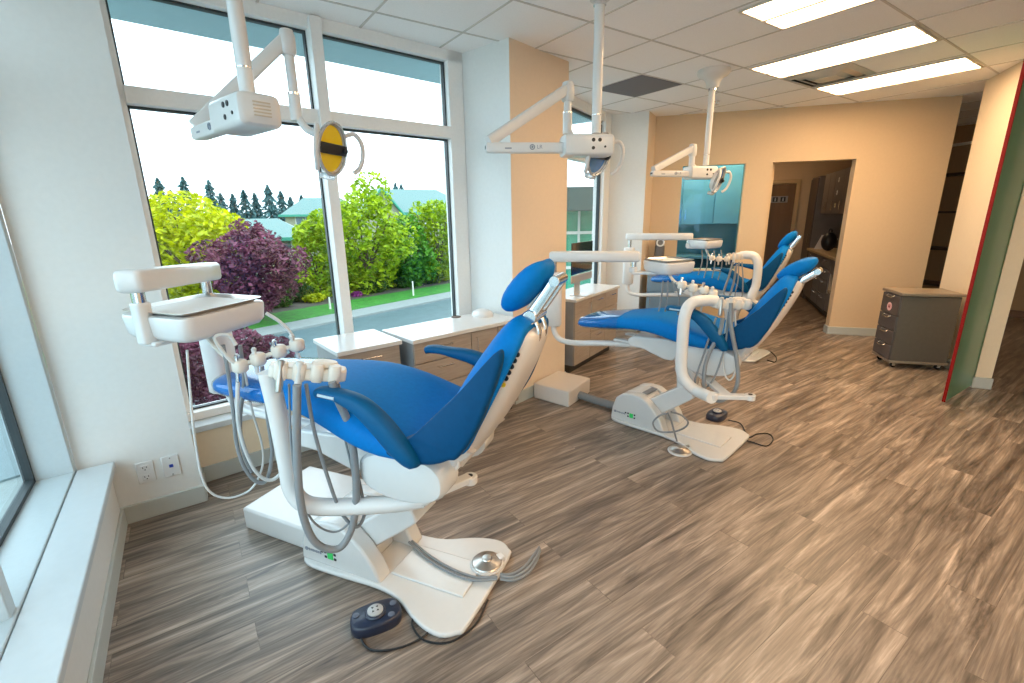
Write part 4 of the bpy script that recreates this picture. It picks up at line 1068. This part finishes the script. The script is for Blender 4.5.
# ------------------------------------------------------------------ overhead dental lights
def dental_light(pole, A, T, zb, Hd, face, label, zbell=2.60, glass=AMBER, bar=BLACK, marks=True):
    x, y = pole; z1 = A[2]
    t = thing('dental_light', label, 'dental light', (x, y, H), 0, 'overhead dental lights')
    o = Vector((x, y, H)); V = lambda p: Vector(p)-o
    m = MB(); m.lathe([(.135, 0), (.135, -.03), (.12, -.05), (.075, -.07), (.058, -.10), (.05, zbell-H)], 32); m.build('canopy', PLASTIC, t, angle=40)
    zp = zb
    m = MB(); m.cyl((0, 0, zbell-H+.01), (0, 0, zp-H), .026, 18); m.cyl((0, 0, zbell-H-.02), (0, 0, zbell-H+.004), .032, 18); ps = m.build('post', PLASTIC, t)
    m = MB(); m.cyl((0, 0, zbell-H-.024), (0, 0, zbell-H-.006), .033, 18); m.cyl((0, 0, zp-H+.09), (0, 0, zp-H+.094), .0268, 18); m.build('collar', CHROME, ps)
    m = MB(); m.box((0, -.0265, zp-H+.055), (.022, .003, .022), rotz(math.atan2(x, -y) if marks else 0)); m.build('sticker', YELLOW, ps)
    d = Vector((A[0]-x, A[1]-y, 0)); ln = d.length; an = math.atan2(d.y, d.x)
    M0 = Matrix.Translation((0, 0, z1-H)) @ rotz(an)
    m = MB(); m.loft([[(xx, yy*k, zz*k) for yy, zz in sq(.075, .056, 24, 6)] for xx, k in ((-.085, .8), (-.075, .97), (-.06, 1), (.17, 1), (.185, .95), (.19, .8))], M=M0)
    bx = m.build('power_box', PLASTIC, t, angle=40)
    for sy in (-1, 1):
        for (a, b, r_) in ((-.0, .022, .010), (.035, .022, .010), (.035, -.018, .009), (-.03, -.012, .006)):
            m = MB(); m.cyl(M0 @ Vector((a, sy*.073, b)), M0 @ Vector((a, sy*.0775, b)), r_, 12); m.build('switch', BLACK, bx)
    m = MB()
    for k in range(5): m.box((-.0865, -.004, -.02+.011*k), (.003, .06, .004), M0)
    m.build('vent', mat('beige vent', (.55, .48, .38), .5), bx)
    m = MB(); m.loft([[(xx, yy, zz-.01) for yy, zz in sq(.028*k, .027*k, 16, 6)] for xx, k in ((.15, 1), (ln-.02, 1), (ln+.025, .9), (ln+.03, .7))], M=M0)
    ar = m.build('lower_arm', PLASTIC, t, angle=40)
    m = MB(); m.box((ln+.028, 0, -.008), (.010, .034, .016), M0); m.build('end_slot', BLACK, ar)
    for sy in (-1, 1):                       # ring emblem and letters printed on both sides of the arm
        yy = sy*.0285
        m = MB(); c0 = M0 @ Vector((ln*.62, yy, -.008)); ax_ = M0.to_3x3() @ Vector((0, sy, 0))
        F = frame_to(c0, ax_)
        m.tube([F @ Vector((.012*math.cos(2*PI*i/18), .012*math.sin(2*PI*i/18), .0006)) for i in range(18)], .0028, 6, 0, True)
        q = F @ Vector((0, 0, .0006)); m.cyl(q-ax_*.0005, q+ax_*.0008, .006, 12)
        sg = -1 if sy > 0 else 1
        m.box((ln*.62+sg*-.13, yy, -.014), (.036, .0016, .007), M0)
        m.build('emblem', mat('grey print', (.25, .27, .32), .5), ar)
        cu = bpy.data.curves.new('lettering', 'FONT'); cu.body = 'LR'; cu.size = .028; cu.extrude = .0006; cu.align_x = 'CENTER'; cu.align_y = 'CENTER'
        tx = bpy.data.objects.new('lettering', cu); COL.objects.link(tx); tx.parent = ar
        px_ = M0.to_3x3() @ Vector((-sg*-1*0+(1 if sy < 0 else -1), 0, 0))
        zz_ = Vector((0, 0, 1)); Rm = Matrix((px_, zz_, ax_)).transposed().to_4x4()
        Rm.translation = M0 @ Vector((ln*.62-sg*-1*0+(-.045 if False else 0), yy*1.01, -.008)) + px_*.040
        cu.materials.append(mat('grey print', (.25, .27, .32), .5))
        dg = bpy.context.evaluated_depsgraph_get()
        me = bpy.data.meshes.new_from_object(tx.evaluated_get(dg)); bpy.data.objects.remove(tx)
        tx = bpy.data.objects.new('lettering', me); COL.objects.link(tx); tx.parent = ar; tx.matrix_local = Rm
    # rising arm, knuckle, drop tube
    Av, Tv = V((A[0], A[1], z1+.03)), V(T)
    Md = frame_to(Av, Tv-Av); Ld = (Tv-Av).length
    m = MB(); m.loft([[(a, b, z) for a, b in sq(.024, .028, 16, 6)] for z in (-.02, Ld)], M=Md)
    ua = m.build('rising_arm', PLASTIC, t, bevel=.004, angle=40)
    m = MB(); m.box((0, .0, Ld*.5), (.004, .0, 0), Md)
    m = MB(); m.loft([[(Tv.x+a, Tv.y+b, Tv.z+z) for a, b in sq(k, k, 18, 3)] for z, k in ((.038, .014), (.032, .027), (.0, .034), (-.06, .033), (-.07, .027))]); m.build('knuckle', PLASTIC, t, angle=50)
    Hv = V(Hd); pbz = Hv.z+.16
    m = MB(); m.cyl((Tv.x, Tv.y, Tv.z-.05), (Tv.x, Tv.y, pbz+.08), .022, 16); m.cyl((Tv.x, Tv.y, pbz+.085), (Tv.x, Tv.y, pbz-.03), .027, 16); dt = m.build('drop_tube', PLASTIC, t)
    m = MB(); m.cyl((Tv.x, Tv.y, pbz+.082), (Tv.x, Tv.y, pbz+.090), .0285, 16); m.build('ring', CHROME, dt)
    # lamp head
    fv = Vector(face).normalized(); Fh = frame_to(Hv, fv)
    m = MB(); m.tube([(Tv.x, Tv.y, pbz), Vector((Tv.x, Tv.y, pbz-.03))*.75+Hv*.25, Hv-fv*.075+Vector((0, 0, .05)), Hv-fv*.06], .017, 10, 5); m.build('yoke', PLASTIC, t)
    m = MB(); m.lathe([(.002, -.062), (.035, -.06), (.075, -.045), (.098, -.012), (.102, .004), (.097, .004), (.092, -.010), (.070, -.036), (.03, -.048), (.002, -.05)], 32, Fh @ Matrix.Diagonal((1, 1.15, 1, 1))); hd = m.build('lamp_head', PLASTIC, t, angle=40)
    m = MB(); m.lathe([(.090, -.008), (.068, -.034), (.03, -.046), (.002, -.048), (.002, -.045), (.03, -.043), (.066, -.031), (.088, -.006)], 32, Fh @ Matrix.Diagonal((1, 1.15, 1, 1))); m.build('reflector', glass, hd)
    m = MB(); m.tube([Fh @ Vector((.100*math.cos(2*PI*i/30), 1.15*.100*math.sin(2*PI*i/30), .004)) for i in range(30)], .008, 8, 0, True); m.build('rim', CLEAR_RIM, hd)
    m = MB(); m.box((0, 0, .0), (.19, .048, .028), Fh); m.cyl(Fh @ Vector((.07, 0, .01)), Fh @ Vector((.07, 0, .03)), .014, 14); m.build('bulb_shield', bar, hd, bevel=.005)
    m = MB(); m.box((0, -.125, -.02), (.06, .03, .05), Fh); m.build('sensor', CLEAR_RIM, hd, bevel=.008)
    for sx in (-1, 1):
        m = MB(); m.tube([Fh @ Vector((sx*a, b, c)) for a, b, c in ((.09, .065, -.01), (.135, .085, .02), (.165, .045, .045), (.172, -.02, .05), (.155, -.07, .045), (.135, -.095, .03))], .011, 10, 5); m.build('handle', PLASTIC, hd)
    return t
dental_light((.285, 2.05), (.145, 2.55, 1.915), (.545, 2.54, 2.335), 1.97, (.66, 2.42, 1.86), (.60, -.78, -.18), 'nearest overhead dental light with yellow reflector, in front of the window', marks=True)
dental_light((1.96, 1.99), (1.45, 2.26, 1.905), (1.985, 2.255, 2.25), 1.97, (2.06, 2.06, 1.875), (.20, -.93, -.32), 'overhead dental light before the tan column, blue reflector', glass=BLUE_GLASS)
dental_light((4.046, 2.689), (3.55, 2.86, 1.895), (4.02, 2.82, 2.12), 1.96, (4.13, 2.60, 1.83), (.25, -.91, -.32), 'farthest overhead dental light, in front of the aqua inner window', glass=BLUE_GLASS)

# ------------------------------------------------------------------ outside
GZ = -3.5
EX = Matrix.Translation((3.98, 23.34, GZ)) @ rotz(rad(18))
ASPH = mat('wet blue grey asphalt', (0.0630, 0.1080, 0.1188), .45, noise=.12, nscale=2)
PAVE = mat('pale concrete paving', (0.1980, 0.2250, 0.2160), .7, noise=.06, nscale=3)
LAWN = mat('bright lawn', (.022, .17, .008), .8, noise=.3, nscale=4)
LAWN2 = mat('yellow green lawn', (0.0900, 0.1800, 0.0090), .8, noise=.3, nscale=3)
SOIL = mat('dark planting soil', (0.0720, 0.0630, 0.0504), .9, noise=.3, nscale=3)
def ground(name, x0, x1, y0, y1, z, m):
    return struct(MB().box(((x0+x1)/2, (y0+y1)/2, z-.1), (x1-x0, y1-y0, .2), EX).build(name, m))
ground('ground', -160, 160, -40, 160, -.05, PAVE)
ground('street', -160, 160, -7.5, 0, .0, ASPH)
ground('sidewalk', -160, 160, 0, 1.7, .10, PAVE)
ground('lawn', -160, 160, 1.7, 4.6, .12, LAWN)
ground('lawn.001', -160, 160, 7.6, 40, .10, LAWN2)
ground('terrain', -160, 160, 4.6, 7.6, .11, SOIL)
# roof overhang outside the near window
W1i = W1
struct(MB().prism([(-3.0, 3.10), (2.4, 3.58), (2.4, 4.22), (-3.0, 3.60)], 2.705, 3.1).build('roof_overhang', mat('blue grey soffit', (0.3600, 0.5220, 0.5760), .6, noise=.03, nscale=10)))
struct(MB().prism([(2.71, 3.74), (4.7, 4.6), (4.5, 5.1), (2.5, 4.24)], 2.705, 3.1).build('roof_overhang.001', mat('blue grey soffit', (0.6480, 0.8280, 0.8500), .6)))

def leaf_mat(name, c1, c2):
    m, nt, b = nodes_of(name)
    tc = nt.nodes.new('ShaderNodeTexCoord'); nz = nt.nodes.new('ShaderNodeTexNoise'); nz.inputs['Scale'].default_value = 1.6; nz.inputs['Detail'].default_value = 5
    cr = nt.nodes.new('ShaderNodeValToRGB'); cr.color_ramp.elements[0].color = (*c1, 1); cr.color_ramp.elements[1].color = (*c2, 1)
    cr.color_ramp.elements[0].position = .38; cr.color_ramp.elements[1].position = .64
    nt.links.new(tc.outputs['Object'], nz.inputs['Vector']); nt.links.new(nz.outputs['Fac'], cr.inputs['Fac'])
    nt.links.new(cr.outputs['Color'], b.inputs['Base Color']); b.inputs['Roughness'].default_value = .6
    tl = nt.nodes.new('ShaderNodeBsdfTranslucent'); nt.links.new(cr.outputs['Color'], tl.inputs['Color'])
    mx = nt.nodes.new('ShaderNodeMixShader'); mx.inputs['Fac'].default_value = .35
    out = nt.nodes['Material Output']
    nt.links.new(b.outputs['BSDF'], mx.inputs[1]); nt.links.new(tl.outputs['BSDF'], mx.inputs[2]); nt.links.new(mx.outputs['Shader'], out.inputs['Surface'])
    return m
BARK = mat('brown bark', (.10, .07, .05), .8, noise=.3, nscale=8)
LIME = leaf_mat('lime spring leaves', (.30, .37, .001), (.66, .66, .002))
FRESH = leaf_mat('fresh green leaves', (.15, .28, .003), (.46, .58, .008))
EMER = leaf_mat('emerald leaves', (0.0228, 0.1425, 0.0076), (0.1330, 0.3610, 0.0190))
PLUM = leaf_mat('plum red leaves', (.055, .013, .026), (.24, .065, .115))
DARKG = leaf_mat('dark hedge leaves', (0.0144, 0.0576, 0.0072), (0.0720, 0.1800, 0.0180))
FIRM = leaf_mat('hazed blue green needles', (.03, .10, .105), (.08, .21, .215))  # needle colour lightened to stand in for distance haze
MAGENTA = leaf_mat('magenta blossom', (0.1800, 0.0180, 0.1440), (0.4500, 0.0720, 0.3420))
rng = random.Random(11)
def foliage(blobs, n, size, rg):
    m = MB(); tot = sum(b[3]*b[4]*b[5] for b in blobs)
    for (x, y, z, rx, ry, rz_) in blobs:
        for _ in range(max(6, int(n*rx*ry*rz_/tot))):
            while True:
                v = Vector((rg.uniform(-1, 1), rg.uniform(-1, 1), rg.uniform(-1, 1)))
                if .2 < v.length < 1: break
            v = v.normalized()*(v.length**.45)
            p = Vector((x+v.x*rx, y+v.y*ry, z+v.z*rz_))
            s = size*rg.uniform(.6, 1.3)
            q = Euler((rg.uniform(-.9, .9), rg.uniform(-.9, .9), rg.uniform(0, 6.28))).to_matrix().to_4x4(); q.translation = p
            m.add([(-s, 0, 0), (0, -s*.55, .02), (s, 0, 0), (0, s*.55, .02)], [(0, 1, 2, 3)], q)
    return m
def raw(m, name, mt, parent):
    me = bpy.data.meshes.new(name); me.from_pydata([tuple(v) for v in m.v], [], m.f); me.materials.append(mt)
    o = bpy.data.objects.new(name, me); COL.objects.link(o); o.parent = parent; return o
def tree(cpx, cpy, wpx, hpx, r, mt, label, n=2600, size=.16, group='trees across the street', blobs=9, name='leafy_tree', top=None, trunk=True, seed=0):
    rg = random.Random(seed+int(cpx*7+cpy))
    c = atr(cpx, cpy, r); k = r/FOC*1.05
    rx, rz_ = wpx*k, hpx*k
    t = thing(name, label, 'tree', (c.x, c.y, GZ+.02), 0, group)
    zc = c.z-GZ
    bl = [(0, 0, zc, rx*.7, rx*.7, rz_*.75)]
    for i in range(blobs):
        a = rg.uniform(0, 6.28); e = rg.uniform(-1, 1); f = math.sqrt(1-e*e*.8)
        s = rg.uniform(.28, .45)
        bl.append((math.cos(a)*rx*.68*f, math.sin(a)*rx*.68*f, zc+e*rz_*.70, rx*s, rx*s, rz_*s*.8))
    o = raw(foliage(bl, n, size, rg), 'crown', mt, t)
    m = MB(); zb = max(.5, zc-rz_*.4)
    if trunk:
        m.tube([(0, 0, 0), (.05*rx, 0, zb*.5), (0, .03*rx, zb), (0, 0, zc)], [.045*rx+.05, .025*rx], 8, 3)
        for i in range(6):
            a = i*1.05+rg.random(); m.tube([(0, 0, zb), (math.cos(a)*rx*.3, math.sin(a)*rx*.3, zc), (math.cos(a)*rx*.6, math.sin(a)*rx*.6, zc+rz_*.4)], [.03*rx, .008*rx], 6, 3)
        m.build('trunk', BARK, t)
    return t
TG = 'trees across the street'
tree(188, 246, 54, 54, 32, LIME, 'big lime green tree at the left end of the window view', 6500, .19)
tree(150, 236, 24, 34, 36, LIME, 'lime green tree half hidden by the left window frame', 2600, .20)
tree(252, 268, 46, 42, 27, PLUM, 'plum red tree in front of the teal roofed house', 6500, .15, blobs=14)
tree(220, 362, 56, 42, 9.5, PLUM, 'plum red tree close below the window, behind the nearest tray', 6500, .058)
tree(316, 262, 26, 50, 33, FRESH, 'fresh green tree just left of the window mullion', 4200, .18)
tree(366, 244, 44, 62, 34, FRESH, 'tall yellow green tree just right of the window mullion', 7000, .19, blobs=14)
tree(409, 254, 26, 48, 36, EMER, 'emerald green tree between two lighter trees', 4200, .19)
tree(438, 242, 30, 50, 38, FRESH, 'light green tree at the right end of the near window', 4600, .2)
tree(345, 275, 26, 28, 38, EMER, 'small emerald tree behind the window mullion', 2500, .2)
tree(300, 285, 24, 22, 36, DARKG, 'dark green tree low behind the plum red tree', 2200, .2)
tree(385, 275, 30, 22, 40, DARKG, 'dark green tree low between the two trees right of the mullion', 2400, .22)
tree(425, 272, 30, 20, 42, DARKG, 'dark green tree low at the right, behind the emerald tree', 2400, .22)
tree(215, 285, 24, 20, 37, EMER, 'green tree low between the lime and plum red trees', 2000, .2)
def bush(cpx, cpy, wpx, hpx, r, mt, label, n=900, size=.10, grp='shrubs across the street'):
    rg = random.Random(int(cpx*13+cpy)); c = atr(cpx, cpy, r); k = r/FOC*1.05
    t = thing('garden_shrub', label, 'shrub', (c.x, c.y, GZ+.08), 0, grp)
    rx = wpx*k; hz = max(.35, (c.z-GZ)+hpx*k)
    bl = [(rg.uniform(-.5, .5)*rx, rg.uniform(-.3, .3)*rx, hz*.5, rx*.55, rx*.45, hz*.5) for _ in range(5)]
    raw(foliage(bl, n, size, rg), 'foliage', mt, t)
    m = MB()
    for i in range(4): m.tube([(0, 0, 0), (rg.uniform(-.4, .4)*rx, rg.uniform(-.3, .3)*rx, hz*.6)], .02, 6)
    m.build('stem', BARK, t)
bush(300, 297, 16, 10, 31.5, DARKG, 'dark shrub below the plum red tree, left of the mullion')
bush(278, 306, 14, 8, 30, DARKG, 'low dark shrub on the left of the planting bed')
bush(318, 303, 12, 7, 31, LIME, 'low lime shrub just left of the mullion')
bush(376, 290, 14, 8, 33, DARKG, 'dark shrub below the tall yellow green tree')
bush(356, 298, 6, 4, 32, MAGENTA, 'small magenta flowering shrub right of the mullion', 500, .08)
bush(404, 285, 14, 8, 35, DARKG, 'dark shrub below the emerald tree')
bush(436, 279, 16, 8, 37, DARKG, 'dark shrub at the right end of the planting bed')
bush(255, 306, 18, 12, 31, EMER, 'green shrub behind the trunk of the plum red tree', 1200)
# fir trees on the skyline
def fir(px_, top, r, label, w=.25):
    rg = random.Random(int(px_)); c = atr(px_, top, r); hgt = c.z-GZ
    t = thing('fir_tree', label, 'tree', (c.x, c.y, GZ), 0, 'fir trees on the skyline')
    m = MB()
    for i in range(1500):
        f = rg.random()**.8; z = hgt*(.10+.90*f)
        tier = .45+.55*(1-((z/hgt*9) % 1))
        R = (hgt*w*(1-f)**.75+.08)*tier*math.sqrt(rg.random())
        a = rg.uniform(0, 6.28); ss = .34*rg.uniform(.6, 1.3)*(1.1-f*.6)
        q = Matrix.Translation((R*math.cos(a), R*math.sin(a), z)) @ rotz(a) @ Euler((rg.uniform(-1.2, 1.2), rg.uniform(.1, 1.1), 0)).to_matrix().to_4x4()
        m.add([(-ss, 0, 0), (0, -ss*.5, 0), (ss*1.3, 0, 0), (0, ss*.5, 0)], [(0, 1, 2, 3)], q)
    raw(m, 'needles', FIRM, t)
    MB().cyl((0, 0, 0), (0, 0, hgt*.95), .25, 8, .03).build('trunk', BARK, t)
firs = [(157, 178, 70, 'broad fir left of the lime tree top, first on the skyline'), (170, 190, 76, 'small fir between the two broad firs on the left'), (182, 177, 72, 'broad fir second on the skyline above the lime tree'),
        (208, 180, 74, 'fir standing alone above the right side of the lime tree'), (220, 193, 80, 'small fir right of the lone fir'), (232, 194, 78, 'fir just left of the tallest middle group'),
        (243, 190, 76, 'slim fir left of the plum tree top'), (254, 193, 80, 'small fir above the plum tree'), (267, 185, 72, 'tallest fir of the middle group above the teal roof'), (280, 191, 78, 'fir right of the tallest middle one'),
        (290, 197, 82, 'small fir beside the upper teal roof'), (301, 195, 80, 'last fir before the window mullion'), (395, 183, 84, 'left of the two small firs behind the right hand roof'), (401, 184, 96, 'right of the two small firs behind the right hand roof')]
for a in firs: fir(*a)
# houses
WALLH = mat('cream house siding', (0.3060, 0.2970, 0.2250), .7, noise=.04, nscale=4)
ROOFT = mat('pale teal metal roof', (0.0990, 0.1890, 0.1764), .5, noise=.04, nscale=3)
TRIMT = mat('teal roof trim', (0.0360, 0.2520, 0.1800), .5, noise=.04)
HWIN = mat('grey house window', (0.1080, 0.1620, 0.1980), .2, noise=.1)
def house(xc, yc, deg, w, d, h, rise, label, wins, gable=False):
    t = thing('house', label, 'house', (xc, yc, GZ), rad(deg), 'houses across the street')
    MB().box((0, d/2, h/2), (w, d, h)).build('wall', WALLH, t)
    ov = .7; e = h-.05
    m = MB()
    if gable:                       # ridge along y, gable faces the viewer
        m.add([(-w/2-ov, -ov, e), (0, -ov, h+rise), (w/2+ov, -ov, e), (-w/2-ov, d+ov, e), (0, d+ov, h+rise), (w/2+ov, d+ov, e)], [(0, 3, 4, 1), (1, 4, 5, 2), (0, 1, 2), (3, 5, 4), (0, 2, 5, 3)])
    else:
        m.add([(-w/2-ov, -ov, e), (w/2+ov, -ov, e), (w/2+ov, d+ov, e), (-w/2-ov, d+ov, e), (-w/2+d*.35, d/2, h+rise), (w/2-d*.35, d/2, h+rise)], [(0, 1, 5, 4), (1, 2, 5), (2, 3, 4, 5), (3, 0, 4), (0, 3, 2, 1)])
    rf = m.build('roof', ROOFT, t, angle=10)
    m = MB()
    if gable:
        m.tube([(-w/2-ov, -ov-.02, e), (0, -ov-.02, h+rise)], .14, 6); m.tube([(0, -ov-.02, h+rise), (w/2+ov, -ov-.02, e)], .14, 6)
        q = MB(); q.add([(-w/2, -.02, h-.05), (w/2, -.02, h-.05), (0, -.02, h+rise-.4), (-w/2, -ov-.05, h-.05)], [(0, 1, 2)])
    else:
        m.box((0, -ov, e), (w+2*ov, .10, .28)); m.box((w/2+ov, d/2, e), (.10, d+2*ov, .28)); m.box((-w/2-ov, d/2, e), (.10, d+2*ov, .28))
    m.build('fascia', TRIMT, rf)
    for x, z, a, b in wins:
        o = MB().box((x, -.03, z), (a+.2, .08, b+.2)).build('window', mat('white house trim', (0.5760, 0.5940, 0.5580), .6), t)
        MB().box((x, -.08, z), (a, .04, b)).build('pane', HWIN, o)
    return t
c = atr(262, 240, 44); house(c.x-.2, c.y, -12, 7.0, 6, c.z-GZ+.1, 1.6, 'low cream house with pale teal roof behind the plum red tree', [(-1, 3.0, 1.0, 1.0), (1.8, 3.0, 1.0, 1.0)])
c = atr(312, 215, 68); house(c.x+1.6, c.y, -12, 9.6, 7, c.z-GZ, 2.3, 'taller cream house with hipped teal roof cut by the mullion', [(-3.0, 4.6, 1.1, 1.5), (-.8, 4.6, 1.1, 1.5), (-3.0, 2.0, 1.1, 1.2)])
c = atr(424, 213, 56); t = house(c.x, c.y, -8, 12.5, 9, c.z-GZ, 2.8, 'long cream house with pale teal roof and small gable, in the right hand pane', [(-2.0, 3.6, 1.0, 1.5), (.4, 3.6, 1.0, 1.5), (2.8, 3.6, 1.0, 1.5)])
gz = c.z-GZ
m = MB(); m.prism([(-6.9, -1.2), (-2.9, -1.2), (-2.9, 3), (-6.9, 3)], 0, gz-.1); m.add([(-6.9, -1.2, gz-.1), (-2.9, -1.2, gz-.1), (-4.9, -1.2, gz+2.4), (-6.9, 3, gz-.1), (-2.9, 3, gz-.1), (-4.9, 3, gz+2.4)], [(0, 1, 2), (3, 5, 4), (0, 2, 5, 3), (1, 4, 5, 2), (0, 3, 4, 1)])
gb = m.build('gable', WALLH, t, angle=10)
m = MB(); m.add([(-7.3, -1.6, gz-.35), (-4.9, -1.6, gz+2.65), (-4.9, 4, gz+2.65), (-7.3, 4, gz-.35), (-7.3, -1.6, gz-.5), (-4.9, -1.6, gz+2.5), (-4.9, 4, gz+2.5), (-7.3, 4, gz-.5), (-2.5, -1.6, gz-.35), (-2.5, 4, gz-.35), (-2.5, -1.6, gz-.5), (-2.5, 4, gz-.5)],
    [(0, 1, 2, 3), (7, 6, 5, 4), (0, 4, 5, 1), (3, 2, 6, 7), (0, 3, 7, 4), (1, 8, 9, 2), (5, 6, 11, 10), (1, 5, 10, 8), (2, 9, 11, 6), (8, 10, 11, 9)]); m.build('gable_roof', ROOFT, gb, angle=10)
m = MB(); m.tube([(-7.3, -1.62, gz-.42), (-4.9, -1.62, gz+2.58)], .14, 6); m.tube([(-4.9, -1.62, gz+2.58), (-2.5, -1.62, gz-.42)], .14, 6); m.build('bargeboard', TRIMT, gb)
# sapling stakes
for a, b, r in ((330, 306, 28), (413, 289, 31)):
    c = atr(a, b, r); t = thing('young_tree_stake', 'thin pale stake on the grass strip, ' + ('just left of the mullion' if a < 350 else 'right of the mullion'), 'stake', (c.x, c.y, GZ+.1))
    MB().cyl((0, 0, 0), (0, 0, c.z-GZ+.4), .06, 8, .05).build('shaft', mat('pale wood', (.6, .58, .52), .7, noise=.05), t)
# neighbouring green glazed building seen through the second window
c = atr(581, 170, 14)
MNd = math.degrees(math.atan2(c.y, c.x))-90
t = thing('glazed_building', 'green glazed building with white bars seen through the second window', 'building', (c.x, c.y, 0), rad(MNd+8))
NG = mat('green facade glass', (0.0090, 0.3060, 0.1890), .12, noise=.25, nscale=1.2, coat=.4)
m = MB(); m.box((.6, 1.5, -.30), (2.4, 3, 3.9)); m.build('facade', NG, t)
m = MB()
for k in range(5): m.box((-.58+k*.55, -.03, -.30), (.06, .08, 3.9))
for z in (-1.2, .05, 1.05): m.box((.6, -.04, z), (2.4, .08, .08))
m.build('mullion', mat('white facade bars', (0.6480, 0.6840, 0.6480), .5, noise=.02), t)
MB().box((.6, 1.0, 1.95), (2.9, 4.4, .6)).build('roof', mat('dark eave', (0.0360, 0.0630, 0.0540), .6, noise=.1), t)
MB().box((.6, 1.45, -2.9), (2.5, 3.1, 1.3)).build('base', mat('brown brick', (0.0900, 0.0360, 0.0234), .7, noise=.2, nscale=6), t)

# ------------------------------------------------------------------ light
w = bpy.data.worlds.new('overcast sky'); scene.world = w; w.use_nodes = True
bg = w.node_tree.nodes['Background']
tc = w.node_tree.nodes.new('ShaderNodeTexCoord'); nz = w.node_tree.nodes.new('ShaderNodeTexNoise'); nz.inputs['Scale'].default_value = 2.5; nz.inputs['Detail'].default_value = 4
cr = w.node_tree.nodes.new('ShaderNodeValToRGB'); cr.color_ramp.elements[0].color = (.72, .88, 1.0, 1); cr.color_ramp.elements[1].color = (.82, .92, 1.0, 1)
w.node_tree.links.new(tc.outputs['Generated'], nz.inputs['Vector']); w.node_tree.links.new(nz.outputs['Fac'], cr.inputs['Fac']); w.node_tree.links.new(cr.outputs['Color'], bg.inputs['Color'])
bg.inputs['Strength'].default_value = 2.2

scene.view_settings.view_transform = 'Standard'
scene.view_settings.look = 'None'
scene.view_settings.gamma = 1.0
scene.view_settings.use_curve_mapping = False
scene.view_settings.exposure = 1.0
scene.cycles.max_bounces = 10
scene.cycles.diffuse_bounces = 6
scene.cycles.transparent_max_bounces = 16
scene.cycles.sample_clamp_indirect = 8
scene.cycles.use_denoising = True
